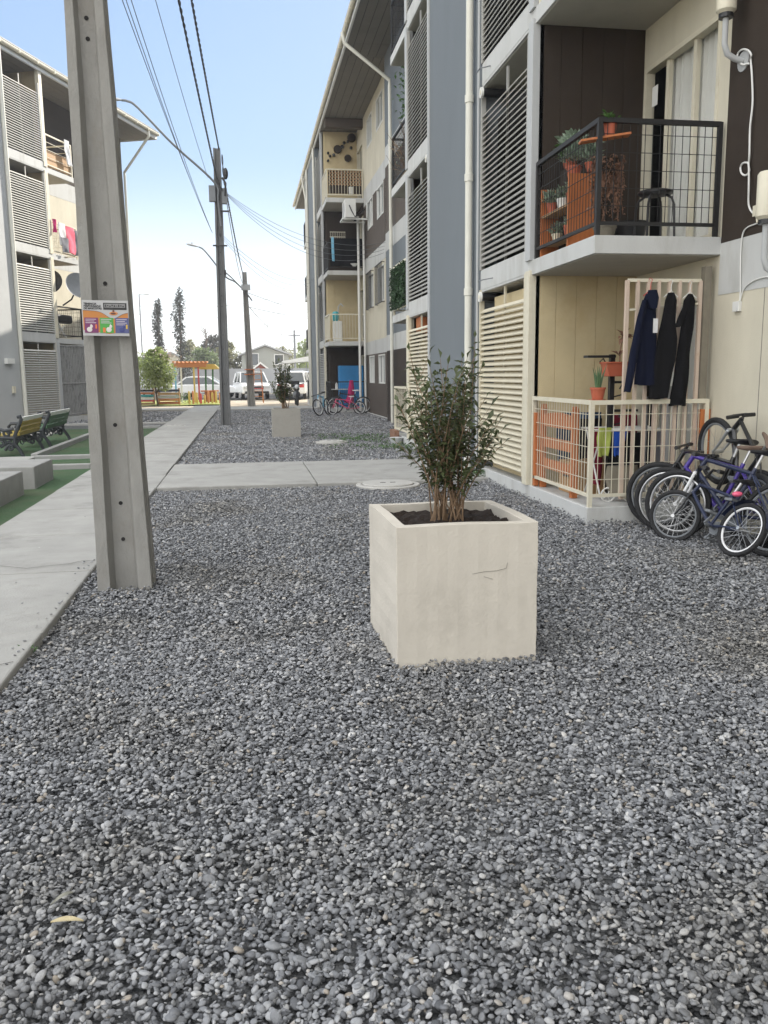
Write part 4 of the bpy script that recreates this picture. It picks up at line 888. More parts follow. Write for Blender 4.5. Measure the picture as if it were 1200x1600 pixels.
# stool with a round seat
c=at(1022,352,8.05); sx,sy=c.x,8.05; t=thing('bar_stool','black metal stool with a round seat behind the dark railing','stool',(sx,sy,F1)); b=MB(); b.lathe((sx,sy,F1+.44),[(.15,0),(.165,.012),(.165,.03),(.14,.04),(.001,.042)],24); b.build('seat',M['black'],t,smooth=True)
for k in range(4):
    a=math.pi/4+k*math.pi/2; dx,dy=math.cos(a),math.sin(a); b=MB(); b.tube([(sx+dx*.10,sy+dy*.10,F1+.435),(sx+dx*.16,sy+dy*.16,F1+.40),(sx+dx*.185,sy+dy*.185,F1+.33),(sx+dx*.2,sy+dy*.2,F1)],.012,8); b.build('leg',M['black'],t,smooth=True)
c=at(945,352,8.1); t,q=pot('clay_pot','squat empty clay pot on the upstairs balcony floor behind the corner post',(c.x,c.y,F1),.11,.16,'khaki_cotton'); t['category']='pot'
c=at(985,350,8.6); b=MB(); b.lathe((c.x,8.6,F1),[(.13,0),(.16,.27),(.17,.28),(.15,.28),(.13,.03),(.001,.03)],20); tag(b.build('bucket',M['black'],smooth=True),'black plastic bucket on the upstairs balcony floor left of the stool','bucket')
b=MB(); c=at(671+5,0,9); p_=(4.415,9.02,F1+1.65); b.box(4.405,4.409,8.98,9.10,F1+1.55,F1+1.75); tag(b.build('notice_sheet',M['white']),'small pale notice sheet stuck on the upstairs sliding door','notice')
# flues, cables and box on the near wall
def flue(label,y,z,arm):
    t=thing('boiler_flue',label,'flue',(4.45,y,z),'boiler flue pipes'); x=4.27; b=MB(); b.lathe((x,y,z),[(.055,-.0),(.085,.03),(.085,.36),(.07,.38),(.001,.38)],20); b.build('flue_cap',M['ivory'],t,smooth=True)
    b=MB(); b.lathe((x,y,z-.03),[(.062,0),(.062,.035)],16); b.build('dark_ring',M['black'],t)
    b=MB(); b.tube([(x,y,z),(x,y,z-arm+.12),(x+.03,y,z-arm+.04),(x+.1,y-.01,z-arm),(4.44,y-.02,z-arm-.02)],.026,12); b.lathe((4.452,y-.02,z-arm-.02),[(.085,0),(.085,.012)],16,ax=(-1,0,0)); b.build('elbow_pipe',M['finpale'],t,smooth=True)
flue('ivory boiler flue with grey elbow pipe high on the dark brown wall',7.46,4.52,.36)
flue('ivory boiler flue at the right edge low on the grey band',6.68,2.66,.42)
def wallcable(label,pts,r=.011,m='white'):
    b=MB(); P=[Vector(p) for p in pts]; Q=[]
    for i in range(len(P)-1):
        a=P[max(i-1,0)];b0=P[i];c=P[i+1];d=P[min(i+2,len(P)-1)]
        for k in range(8):
            t=k/8; Q.append(0.5*((2*b0)+(c-a)*t+(2*a-5*b0+4*c-d)*t*t+(-a+3*b0-3*c+d)*t**3))
    Q.append(P[-1]); b.tube(Q,r,7); return tag(b.build('wall_cable',M[m],smooth=True),label,'cable','cables on the near wall')
WX=4.435
def wp(x,y,o=0.0):
    r=ray(x,y); q=r*((WX-o)/r.x)+Vector((0,0,CAMH)); return q
loop=lambda cx,cy,rx,ry,a0,n: [(cx+rx*math.cos(a0+2*math.pi*k/n),cy+ry*math.sin(a0+2*math.pi*k/n)) for k in range(n+1)]
pts=[(1171,100)]+loop(1163,89,11,12,0.4,10)[1:]+[(1175,120),(1176,160),(1172,200),(1171,240)]+loop(1164,264,7,10,-.6,8)+[(1170,290),(1170,320),(1177,333),(1184,326)]
wallcable('white cable with two coiled loops hanging down the dark brown wall',[wp(x,y,.005*(i%5)) for i,(x,y) in enumerate(pts)],.0085)
wallcable('white cable crossing the grey band down to the square junction box',[wp(x,y) for x,y in [(1198,346),(1180,350),(1163,360),(1158,385),(1157,420),(1157,450),(1156,472)]],.0065)
wallcable('white cable curving from the junction box to the low flue',[wp(x,y) for x,y in [(1156,472),(1162,452),(1175,440),(1190,434),(1205,432)]],.0065)
c=wp(1152,479); b=MB(); b.box(4.415,4.449,c.y-.05,c.y+.05,c.z-.045,c.z+.045); tag(b.build('junction_box',M['white'],bevel=.004),'square white junction box on the cream near wall','box')
c=wp(1187,326); b=MB(); b.box(4.40,4.449,c.y-.05,c.y+.05,c.z-.06,c.z+.03); b.tube([(4.41,c.y,c.z-.05),(4.40,c.y-.03,c.z-.12),(4.42,c.y-.06,c.z-.1)],.01,6); tag(b.build('cable_bracket',M['ivory'],bevel=.004),'ivory cable bracket on the dark brown wall above the low flue','bracket')
# ------------------------------------------------------------------ ground floor balcony
hb=thing('bed_headboard','orange wooden bed headboard standing on end behind the ivory railing','headboard',(3.33,8.75,.16))
for y in (8.30,9.22):
    b=MB(); b.box(3.28,3.345,y-.035,y+.035,.16,1.06); b.prism([(3.28,y-.035,1.06),(3.345,y-.035,1.06),(3.335,y-.02,1.10),(3.29,y-.02,1.10)],(0,.05,0)); b.build('post',M['orangewood'],hb,bevel=.006)
for z,hh_ in ((.92,.13),(.68,.11),(.44,.11)):
    b=MB(); n=10; y0,y1=8.335,9.185
    poly=[(3.30,y0,z-hh_/2)]+[(3.30,y0+(y1-y0)*k/n,z+hh_/2+(0.035*math.sin(math.pi*k/n) if z>.9 else 0)) for k in range(n+1)]+[(3.30,y1,z-hh_/2)]
    b.prism(poly,(.028,0,0)); b.build('rail',M['orangewood'],hb)
cb=thing('cardboard_box','brown cardboard box with dark hand holes behind the orange headboard','box',(3.55,8.72,.16)); b=MB(); b.box(3.40,3.75,8.5,8.95,.161,.50); b.build('carton',M['card'],cb,bevel=.003); b=MB()
for y in (8.66,8.74): b.box(3.392,3.399,y,y+.055,.33,.37)
b.build('hand_hole',M['black'],cb)
def garment(name,label,rows,y,parts_m,depth=.035,fold=9,amp=.012,cat='clothing',group=None,seed=0,face=(0,1,0),parent=None):
    """hanging cloth from rows (x0, x1, z): a closed, rippled sheet with thickness"""
    rn=random.Random(seed); ph=rn.uniform(0,6); b=MB(); n=16; F_=[];B_=[]
    R_=[]
    for i in range(len(rows)-1):
        for k in range(4):
            t=k/4; R_.append(tuple(rows[i][j]*(1-t)+rows[i+1][j]*t for j in range(3)))
    R_.append(rows[-1]); m_=len(R_)
    for s_ in (-1,1):
        for j,(x0,x1,z) in enumerate(R_):
            for i in range(n+1):
                u=i/n; e=math.sin(math.pi*u)**.5; g_=j/(m_-1)
                b.v.append((x0+(x1-x0)*u,y+s_*depth*.5*e*(0.6+.6*g_)+amp*(0.3+g_)*math.sin(u*fold+ph+z*2.2)+amp*.5*math.sin(z*14+u*5+ph),z+0.006*math.sin(u*7+ph)*(1 if j==m_-1 else 0)))
    w_=n+1; T_=m_*w_
    for j in range(m_-1):
        for i in range(n):
            a=j*w_+i; b.f.append((a,a+1,a+w_+1,a+w_)); b.f.append((T_+a,T_+a+w_,T_+a+w_+1,T_+a+1))
    for j in range(m_-1):
        for i in (0,n):
            a=j*w_+i; b.f.append((a,a+w_,T_+a+w_,T_+a))
    for j in (0,m_-1):
        for i in range(n):
            a=j*w_+i; b.f.append((a,T_+a,T_+a+1,a+1))
    b.m=[0]*len(b.f)
    o=b.build(name,M[parts_m],parent,smooth=True)
    if parent is None: tag(o,label,cat,group)
    return o
GY=7.74
gt=thing('security_gate','tall pale barred metal gate standing behind the front of the ivory railing','gate',(3.93,GY,.17))
b=MB(); zt,zb=2.29,.24; xa,xb=3.575,4.31
b.bar((xa,GY,zt),(xb,GY,zt),.03,.03); b.bar((xa,GY,zb),(xb,GY,zb),.03,.03); b.bar((xa+.02,GY,2.02),(xb,GY,2.08),.02,.02); b.build('cross_bar',M['ivory'],gt)
b=MB()
for k in range(8):
    x=xa+(xb-xa)*k/7; b.bar((x,GY,zb-.02 if k in(0,7) else zb),(x-.005,GY,zt),.034 if k in (0,7) else .028,.034,up=(0,1,0))
b.build('bars',mat('faded_pink_paint',(0.56,0.45,0.36),.6,.08,6,stain=(.4,.25,.15),stainamt=.4,stainscale=6),gt)
b=MB(); b.box(4.33,4.40,7.70,7.78,1.16,2.42); tag(b.build('timber_post',M['khaki_cotton'],bevel=.004),'weathered grey brown timber post at the gate beside the cream wall','post')
for i,(x,y,z0,z1,lab) in enumerate(((3.24,9.28,.17,1.0,'orange painted wooden strip upright beside the louvre'),(4.36,7.705,.62,1.08,'short orange wooden plank upright at the wall end of the ivory railing'))):
    b=MB(); b.box(x-.02,x+.03+.05*i,y-.03,y+.03,z0,z1); tag(b.build('wooden_strip',M['orangewood'],bevel=.003),lab,'wood strip')
for i,(x,m_,z1,lab) in enumerate(((3.98,'orangewood',1.25,'orange broom pole leaning behind the barred gate'),(4.12,'finpale',1.3,'grey metal pole leaning behind the barred gate'),(4.2,'navy_paint',1.2,'dark blue pole leaning behind the barred gate'),(3.88,'greysteel',1.2,'slim dark grey pole leaning behind the barred gate'))):
    b=MB(); b.tube([(x,7.9,.16),(x+.03,7.95,z1)],.02,8); tag(b.build('pole',M[m_],smooth=True),lab,'pole','poles behind the gate')
def hanger(c,label,m):
    b=MB(); x,y,z=c; b.tube([(x-.07,y,z-.06),(x,y,z),(x+.07,y,z-.06)],.005,5); b.tube([(x,y,z),(x,y,z+.05),(x+.015,y,z+.09),(x-.01,y,z+.105),(x-.02,y,z+.085)],.0035,5); tag(b.build('clothes_hanger',M[m]),label,'hanger','hangers on the gate')
CY=7.66
hanger((3.765,CY,2.20),'red wire hanger holding the navy hooded jacket on the gate','red_paint'); hanger((3.97,CY,2.19),'white hanger holding the black trousers on the gate','white'); hanger((4.16,CY,2.18),'white hanger holding the black dress on the gate','white')
jk=thing('jacket','navy hooded jacket with a white chest mark hanging on the barred gate','jacket',(3.74,CY,2.2),'clothes hanging on the gate')
garment('body','',[(3.72,3.80,2.16),(3.68,3.83,2.08),(3.66,3.84,1.9),(3.65,3.84,1.6),(3.63,3.83,1.32)],CY,'navy_fleece',.09,8,.014,parent=jk,seed=1)
garment('sleeve','',[(3.66,3.73,2.10),(3.62,3.69,1.95),(3.56,3.65,1.65),(3.53,3.60,1.38),(3.515,3.575,1.26)],CY-.05,'navy_fleece',.07,4,.008,parent=jk,seed=2)
garment('hood','',[(3.72,3.80,2.19),(3.70,3.82,2.12),(3.73,3.80,2.02)],CY-.05,'navy_fleece',.09,5,.008,parent=jk,seed=3)
b=MB(); b.box(3.765,3.81,CY-.083,CY-.078,1.80,1.93); b.build('chest_mark',M['white_cotton'],jk)
garment('trousers','pair of black trousers hanging between the navy jacket and the dress',[(3.93,3.99,2.17),(3.90,4.02,2.10),(3.87,4.02,1.9),(3.84,4.04,1.75),(3.81,4.03,1.55),(3.775,3.98,1.3),(3.765,3.96,1.19)],CY-.02,'black_cotton',.06,7,.012,cat='trousers',group='clothes hanging on the gate',seed=4)
ds=thing('dress','black short sleeved dress hanging rightmost on the barred gate','dress',(4.15,CY,2.2),'clothes hanging on the gate')
garment('body','',[(4.14,4.19,2.16),(4.10,4.22,2.10),(4.08,4.21,1.85),(4.06,4.19,1.6),(4.03,4.19,1.35),(4.0,4.18,1.12)],CY,'black_cotton',.06,7,.012,parent=ds,seed=6)
garment('sleeve','',[(4.09,4.14,2.06),(4.04,4.12,1.95),(4.01,4.09,1.86)],CY-.02,'black_cotton',.05,4,.006,parent=ds,seed=7)
# aloe pot on the rail
t,q=pot('potted_aloe','terracotta pot with spiky aloe standing on the ivory railing corner',(3.335,7.80,1.185),.072,.115,'terracotta'); rn=random.Random(2); b=MB()
for k in range(8):
    a=k*2.4; L=rn.uniform(.14,.24); lean=rn.uniform(.02,.09); tip=q+Vector((math.cos(a)*lean,math.sin(a)*lean,L)); b.tube(bez(q+Vector((math.cos(a)*.015,math.sin(a)*.015,-.01)),q.lerp(tip,.5)-Vector((0,0,-.01)),tip,5),[.012,.011,.009,.007,.004,.001],6)
b.build('foliage',mat('aloe_leaf',(.07,.13,.055),.5,.25,12),t,smooth=True)
b=MB(); b.lathe((3.335,7.80,1.172),[(.08,0),(.085,.012)],18); b.build('saucer',M['terracotta'],t)
# wrought iron plant stand with trough
px=at(958,600,8.35).x; ps=thing('plant_stand','black wrought iron plant stand behind the ivory railing','plant stand',(px,8.35,.16)); b=MB()
b.bar((px-.02,8.35,.16),(px-.02,8.35,1.62),.05,.05); b.build('post',M['black'],ps); 
for z,dx in ((1.60,-.30),(1.34,.26),(1.05,.26)):
    b=MB(); b.box(min(px,px+dx),max(px,px+dx),8.30,8.42,z-.012,z+.012); b.tube([(px,8.35,z-.15),(px+dx*.35,8.35,z-.13),(px+dx*.5,8.35,z-.05),(px+dx*.38,8.35,z-.02),(px+dx*.28,8.35,z-.07)],.008,6); b.build('bracket',M['black'],ps)
tp=thing('planter_trough','small orange plastic trough with a dark orchid on the iron stand','trough',(px+.01,8.28,1.42)); b=MB(); x0=px-.13; b.prism([(x0+.01,8.20,1.40),(x0+.29,8.20,1.40),(x0+.31,8.20,1.53),(x0-.01,8.20,1.53)],(0,.16,0)); b.box(x0-.02,x0+.32,8.19,8.37,1.525,1.545); b.build('trough',M['terracotta'],tp,bevel=.006)
b=MB(); b.tube([(px+.03,8.28,1.5),(px+.035,8.28,1.68),(px+.06,8.27,1.80)],.006,6); b.build('stem',M['dried'],tp)
leaves('foliage',np.array([(px+.03,8.28,1.6)]*3+[(px+.06,8.27,1.79)]*9),np.array([(-.6,0,.5),(.5,.1,.7),(-.2,-.3,.8)]+[(rn.uniform(-1,1),rn.uniform(-.3,.3),rn.uniform(-.5,1)) for _ in range(9)]),.10,.055,M['dried'],tp,seed=3)
# clothes rack
cr=thing('drying_rack','white folding clothes rack on small wheels on the ground floor balcony','drying rack',(3.9,8.3,.16)); b=MB()
for x in (3.50,4.15):
    b.tube([(x,8.05,.2),(x,8.45,.86)],.009,6); b.tube([(x,8.45,.2),(x,8.05,.86)],.009,6)
for k in range(6): b.tube([(3.45,8.02+.09*k,.87),(4.2,8.02+.09*k,.87)],.006,5)
for y in (8.02,8.47): b.tube([(3.45,y,.87),(4.2,y,.87)],.011,6)
b.build('frame',M['white'],cr)
for x in (3.55,3.78):
    b=MB(); c=Vector((x,7.98,.23)); b.tube([c+Vector((.07*math.cos(a),0,.07*math.sin(a))) for a in [2*math.pi*k/18 for k in range(18)]],.009,6,closed=True)
    for k in range(5): a=2*math.pi*k/5; b.tube([c,c+Vector((.07*math.cos(a),0,.07*math.sin(a)))],.005,5)
    b.build('wheel',M['white'],cr)
gl='laundry on the drying rack'
garment('towel','lime green cloth draped over the left end of the drying rack',[(3.44,3.58,.90),(3.42,3.57,.80),(3.43,3.54,.62)],8.0,'lime_cotton',.05,6,.02,cat='cloth',group=gl,seed=11)
garment('towel','small blue cloth beside the lime green one on the drying rack',[(3.60,3.74,.86),(3.60,3.72,.76),(3.60,3.66,.62)],8.0,'blue_cotton',.03,5,.01,cat='cloth',group=gl,seed=12)
garment('shirt','black garments hanging in the middle of the drying rack',[(3.62,4.05,.84),(3.62,4.08,.6),(3.63,4.06,.42)],8.08,'black_cotton',.10,10,.02,cat='cloth',group=gl,seed=13)
garment('shirt','black patterned garment hanging at the right end of the drying rack',[(4.0,4.22,.85),(4.0,4.22,.5),(4.02,4.2,.25)],8.0,'grey_cotton',.06,9,.02,cat='cloth',group=gl,seed=16)
garment('sack','khaki cloth bag hanging low under the drying rack',[(3.54,3.86,.52),(3.52,3.88,.4),(3.56,3.80,.24)],7.98,'khaki_cotton',.14,5,.02,cat='bag',group=gl,seed=14)
garment('towel','crimson cloth hanging behind the orange headboard',[(3.45,3.62,.88),(3.45,3.62,.6),(3.46,3.6,.3)],8.28,'crimson_cotton',.06,6,.015,cat='cloth',group=gl,seed=15)
garment('shirt','dark navy garment hanging at the back behind the orange headboard',[(3.42,3.95,1.0),(3.42,3.98,.7),(3.44,3.95,.35)],9.12,'denim',.06,8,.02,cat='cloth',group=gl,seed=17)
garment('towel','wide crimson cloth hanging at the back beside the navy one',[(3.95,4.3,.98),(3.94,4.3,.6),(3.98,4.28,.3)],8.95,'crimson_cotton',.05,7,.02,cat='cloth',group=gl,seed=18)
garment('shirt','black garment hanging close behind the orange headboard',[(3.46,3.8,.95),(3.46,3.82,.7),(3.5,3.8,.52)],8.75,'black_cotton',.06,8,.02,cat='cloth',group=gl,seed=19)
# clutter seen in the gaps above the louvres
b=MB(); b.box(3.32,3.62,9.75,11.25,2.05,2.44); c1=b.build('storage_crate',M['creamboard'],bevel=.01); tag(c1,'beige storage crate seen in the gap above the nearest ground floor louvre','crate')
b=MB(); b.box(3.3,3.7,16.0,16.45,2.2,2.50); b.prism([(3.29,16.1,2.3),(3.29,16.3,2.3),(3.29,16.3,2.35),(3.29,16.1,2.35)],(.005,0,0)); tag(b.build('wooden_box',M['orangewood'],bevel=.01),'orange wooden box in the gap above the second louvre','box')
# artificial hedge panel, plants and dry branches on the farther near-block balconies
hd=thing('hedge_panel','artificial green hedge panel tied to the railing of a first floor balcony','hedge panel',(3.2,17.6,2.8)); r=np.random.default_rng(4); n_=1500; P_=np.stack([np.full(n_,3.20)-r.uniform(0,.05,n_),r.uniform(16.9,18.5,n_),r.uniform(2.80,3.62,n_)],1); leaves('foliage',P_,np.stack([-r.uniform(.2,1,n_),r.normal(0,.6,n_),r.normal(-.1,.6,n_)],1),.07,.04,M['leaf_hedge'] if 'leaf_hedge' in M else mat('hedge_leaf',(.035,.075,.03),.6,.4,14),hd,seed=4)
b=MB(); b.box(3.21,3.225,16.9,18.5,2.8,3.62); b.build('backing',mat('hedge_back',(.02,.04,.018),.9,.2),hd)
t=thing('potted_plant','bare spiky grey branches reaching out over a second floor balcony railing','plant',(3.35,17.7,5.29)); b=MB(); rn=random.Random(12)
for k in range(26):
    p0=Vector((3.4,17.6+rn.uniform(-.3,.3),5.3)); e=p0+Vector((rn.uniform(-.35,.15),rn.uniform(-.5,.9),rn.uniform(.3,1.15))); pp=bez(p0,p0.lerp(e,.5)+Vector((.05,0,.1)),e,5); b.tube(pp,[.014,.012,.01,.008,.005,.002],5)
    for j in (2,3,4): b.tube([pp[j],pp[j]+Vector((rn.uniform(-.2,.1),rn.uniform(-.2,.25),rn.uniform(-.05,.25)))],.004,4)
b.build('branches',M['stem'],t); n_=160; leaves('foliage',np.stack([r.uniform(3.2,3.6,n_),r.uniform(17.2,18.3,n_),r.uniform(5.4,6.2,n_)],1),r.normal(size=(n_,3)),.06,.015,M['succ'],t,seed=9)
t=thing('hanging_plant','bright green trailing plant hanging on an upper balcony by the far downpipe','hanging plant',(3.5,18.1,7.6)); n_=420; leaves('foliage',np.stack([r.normal(3.55,.12,n_),r.normal(18.05,.15,n_),r.uniform(6.55,7.55,n_)],1),r.normal(size=(n_,3)),.09,.05,M['green'],t,seed=10)
t=thing('planter_box','dull rust coloured planter with pale bowl at the foot of the second balcony','planter',(3.1,18.0,0)); b=MB(); b.box(3.06,3.16,17.6,18.2,.08,.27); b.build('box',M['dried'],t); b=MB(); b.lathe((3.06,17.4,0),[(.10,0),(.15,.14),(.13,.15),(.001,.13)],14); b.build('bowl',M['finpale'],t)
# ------------------------------------------------------------------ bicycles
def bicycle(name,label,rear,front,r,fcol,lean=0.0,steer=0.0,pitch=0.0,saddle='black',tyre='rubber',rim='chrome',rim2=None,group='bicycles piled by the wall',forkcol=None,guard=None,spokes=22,seat_h=None,bars='straight',barw=.29):
    """bicycle with its rear wheel on the ground at rear, heading to front; lean in degrees"""
    rear=Vector(rear); front=Vector(front); yaw=math.atan2(front.y-rear.y,front.x-rear.x); WB=(front.to_2d()-rear.to_2d()).length/ max(.2,math.cos(pitch))
    t=thing(name,label,'bicycle',rear,group)
    t.rotation_mode='XYZ'; t.rotation_euler=(R(lean),-pitch,yaw)
    k=r/0.33; BB=Vector((0.43*WB,0,0.30*k+.0)); RA=Vector((0,0,r)); FA=Vector((WB,0,r)); ST=BB+Vector((-.16*k,0,.46*k)); HT=Vector((WB-.21*k,0,r+.46*k)); HB=Vector((WB-.15*k,0,r+.34*k))
    loc=lambda nm,b,m,par=None,sm=True: (lambda o:(setattr(o,'parent',par or t),o)[1])(b.build(nm,M[m],None,smooth=sm))
    b=MB(); b.tube([BB,ST],.016*k+.002,9); b.tube([BB,HB],.02*k+.002,9); b.tube([ST-Vector((0,0,.06*k)),HT],.017*k+.002,9)
    for s_ in (-1,1):
        y=.05*k*s_; b.tube([BB+Vector((0,y*.5,0)),RA+Vector((0,y,0))],.009*k+.001,7); b.tube([ST-Vector((0,-y*.3,.07*k)),RA+Vector((0,y,0))],.008*k+.001,7)
    b.tube([HB-(HT-HB)*.15,HT+(HT-HB)*.15],.023*k,10); frame=loc('frame',b,fcol)
    b=MB(); b.tube([ST,ST+Vector((-.045*k,0,.14*k))],.013,8); post=loc('seat_post',b,'chrome')
    q=ST+Vector((-.05*k,0,.15*k)); b=MB(); prof=[(-.13,.065,.03),(-.10,.075,.04),(-.03,.05,.035),(.05,.024,.028),(.13,.014,.02),(.14,.008,.015)]; vs=[];fs=[];n=10
    for (x,w_,h_) in prof:
        for i in range(n): a=2*math.pi*i/n; vs.append(q+Vector((x*k*1.05,w_*k*math.cos(a)*1.05,h_*k*(math.sin(a)*.6 if math.sin(a)>0 else math.sin(a)))))
    for j in range(len(prof)-1):
        for i in range(n): fs.append((j*n+i,j*n+(i+1)%n,(j+1)*n+(i+1)%n,(j+1)*n+i))
    fs+=[tuple(range(n)),tuple((len(prof)-1)*n+i for i in range(n))]; b.add(vs,fs); loc('saddle',b,saddle,post)
    def wheel(c,par,rim):
        b=MB(); N=40; b.tube([c+Vector((r*.93*math.cos(a),0,r*.93*math.sin(a))) for a in [2*math.pi*i/N for i in range(N)]],.07*r+.004,9,closed=True); w_=loc('wheel',b,tyre,par)
        b=MB(); b.tube([c+Vector((r*.82*math.cos(a),0,r*.82*math.sin(a))) for a in [2*math.pi*i/N for i in range(N)]],.042*r,7,closed=True); loc('rim',b,rim,w_)
        b=MB()
        for i in range(spokes):
            a=2*math.pi*i/spokes; a2=a+(.5 if i%2 else -.5); s_=.03*(1 if (i//2)%2 else -1); b.tube([c+Vector((.02*math.cos(a2),s_,.02*math.sin(a2))),c+Vector((r*.82*math.cos(a),0,r*.82*math.sin(a)))],.0016,4)
        b.tube([c+Vector((0,-.05,0)),c+Vector((0,.05,0))],.018*k+.004,8); loc('spokes',b,'chrome',w_); return w_
    wheel(RA,t,rim)
    # steering assembly, turned about the head tube
    st_=bpy.data.objects.new('fork',None); b=MB()
    for s_ in (-1,1): b.tube([HB+Vector((.01,.05*k*s_,-.02*k)),HB.lerp(FA,.6)+Vector((-.01,.055*k*s_,0)),FA+Vector((0,.055*k*s_,0))],[.016*k,.014*k,.010*k],8)
    b.tube([HB+Vector((.01,-.055*k,-.015*k)),HB+Vector((.01,.055*k,-.015*k))],.016*k,8); fk=loc('fork',b,forkcol or fcol)
    fw=wheel(FA,t,rim2 or rim); top=HT+(HT-HB)*.35; b=MB(); b.tube([HT,top],.015*k,8); w2=barw*max(k,.8)
    if bars=='straight': b.tube([top+Vector((.03,-w2,.0)),top+Vector((.05,-w2*.5,0)),top+Vector((.05,w2*.5,0)),top+Vector((.03,w2,0))],.012,8)
    else: b.tube([top+Vector((-.06,-w2,.17*k)),top+Vector((0,-w2*.75,.17*k)),top+Vector((.03,-w2*.22,.0)),top+Vector((.03,w2*.22,0)),top+Vector((0,w2*.75,.17*k)),top+Vector((-.06,w2,.17*k))],.012,8)
    hbz=.17*k if bars!='straight' else 0; hb=loc('handlebar',b,'black_gloss')
    grips=[]
    for s_ in (-1,1):
        b=MB(); b.tube([top+Vector((.035 if not hbz else -.06,s_*(w2-.10),hbz)),top+Vector((.03 if not hbz else -.065,s_*(w2+.01),hbz))],.018,8); loc('grip',b,'black',hb)
    for o in (fk,fw,hb):
        ax=(HT-HB).normalized(); Mx=Matrix.Translation(HB)@Matrix.Rotation(steer,4,ax)@Matrix.Translation(-HB); o.matrix_local=Mx
    b=MB(); b.tube([BB+Vector((0,-.06,0)),BB+Vector((0,.06,0))],.02*k,9); b.lathe(BB+Vector((0,-.055,0)),[(.085*k,0),(.085*k,.005)],20,ax=(0,-1,0)); 
    b.bar(BB+Vector((0,-.07,0)),BB+Vector((.09*k,-.07,-.13*k)),.012,.022,up=(0,1,0)); b.bar(BB+Vector((0,.07,0)),BB+Vector((-.09*k,.07,.13*k)),.012,.022,up=(0,1,0))
    b.tube([BB+Vector((0,-.058,.085*k)),RA+Vector((0,-.058,.04*k))],.004,4); b.tube([BB+Vector((0,-.058,-.085*k)),RA+Vector((0,-.058,-.04*k))],.004,4); ck=loc('crank',b,'greysteel')
    for s_,dx,dz in ((-1,.09,-.13),(1,-.09,.13)):
        b=MB(); c=BB+Vector((dx*k,s_*.11,dz*k)); b.box(c.x-.04*k,c.x+.04*k,c.y-.04,c.y+.04,c.z-.01,c.z+.01); loc('pedal',b,'greysteel',ck)
    if guard:
        b=MB(); n=14; vs=[];fs=[]
        for i in range(n+1):
            a=R(20+150*i/n)
            for s_ in (-1,0,1): vs.append(RA+Vector((r*(1.09+(.02 if s_==0 else 0))*math.cos(a),s_*.035,r*(1.09+(.02 if s_==0 else 0))*math.sin(a))))
        for i in range(n):
            for j in range(2): fs.append((3*i+j,3*i+3+j,3*i+4+j,3*i+1+j))
        b.add(vs,fs); o=loc('mudguard',b,guard)
    return t
bicycle('bicycle','small black and navy bicycle with white rear rim lying in front of the pile',(3.74,6.06,0.0),(3.56,6.80,0),.225,'navy_paint',lean=26,steer=R(30),saddle='black',rim='white_gloss',rim2='greysteel',forkcol='black_gloss',guard='navy_paint',bars='bmx')
bicycle('bicycle','navy and white mountain bicycle leaning second from the front of the pile',(3.98,6.0,0.0),(3.66,6.92,0),.30,'navy_paint',lean=17,steer=R(22),forkcol='white_gloss',saddle='black',rim='greysteel',rim2='chrome')
bicycle('bicycle','violet framed bicycle leaning in the middle of the pile',(4.10,6.28,0.0),(3.68,7.12,0),.30,'violet_paint',lean=14,steer=R(18),saddle='saddle',rim='greysteel',rim2='chrome',forkcol='black_gloss')
bicycle('bicycle','black bicycle standing deepest in the pile by the balcony railing',(4.20,6.55,0.0),(3.74,7.34,0),.31,'black_gloss',lean=10,steer=R(20),rim='greysteel',spokes=16)
bicycle('bicycle','dark bicycle with silver fork reared up against the cream wall',(4.13,6.50,0.02),(4.25,7.35,0.9),.31,'black_gloss',lean=5,pitch=R(26),steer=R(12),saddle='saddle',forkcol='silver_paint',rim='greysteel',spokes=12,barw=.13)
b=MB(); c=at(1152,772,6.2); b.ball(c,(.045,.03,.022),12,8); tag(b.build('seat_light',M['pink_paint'],smooth=True),'pink red oval rear light among the piled bicycle frames','light')
# ------------------------------------------------------------------ children's bikes and stored things at the far ground balcony
bicycle('bicycle','white and pale blue child bicycle facing the lane by the far balcony',(2.95,31.0,0.0),(2.55,30.2,0),.30,'sky_paint',lean=8,steer=R(-15),rim='white_gloss',forkcol='white_gloss',group='bicycles by the far balcony',spokes=10,tyre='rubber')
bicycle('bicycle','red and white child bicycle beside the far balcony',(4.1,30.9,0.0),(3.1,30.7,0),.24,'pink_paint',lean=10,steer=R(20),rim='white_gloss',group='bicycles by the far balcony',spokes=10,saddle='white_gloss')
bicycle('bicycle','dark bicycle behind the red child bicycle at the far balcony',(4.35,31.8,0.0),(3.3,31.9,0),.31,'black_gloss',lean=6,group='bicycles by the far balcony',spokes=10,saddle='white_gloss')
def fp(x,y,Y): return at(x,y,Y)
cab=thing('cabinet','tall cabinet under a bright blue cover on the far ground floor balcony','cabinet',(4.2,33.6,.16)); b=MB(); A=fp(531,612,33.5); b.box(A.x,A.x+.95,33.5,34.1,.17,1.78); b.build('cover',M['skyblue'],cab,bevel=.03)
tb=thing('side_table','white topped table on the far ground floor balcony','table',(3.5,33.2,.16)); b=MB(); b.box(3.3,4.1,32.95,33.4,.86,.89); b.build('tabletop',M['white'],tb)
for x in (3.35,4.05):
    b=MB(); b.box(x-.02,x+.02,33.1,33.2,.16,.86); b.build('leg',M['black'],tb)
b=MB(); b.lathe((3.5,33.15,.89),[(.05,0),(.05,.18),(.02,.22),(.02,.28),(.001,.28)],10); tag(b.build('bottle',M['white'],smooth=True),'white bottle on the far balcony table','bottle')
garment('coat','bright crimson and magenta cloth hanging over the far black railing',[(3.95,4.08,1.22),(3.90,4.12,.95),(3.85,4.12,.6),(3.72,4.10,.36)],32.62,'magenta_cotton',.1,5,.03,cat='cloth',seed=21)
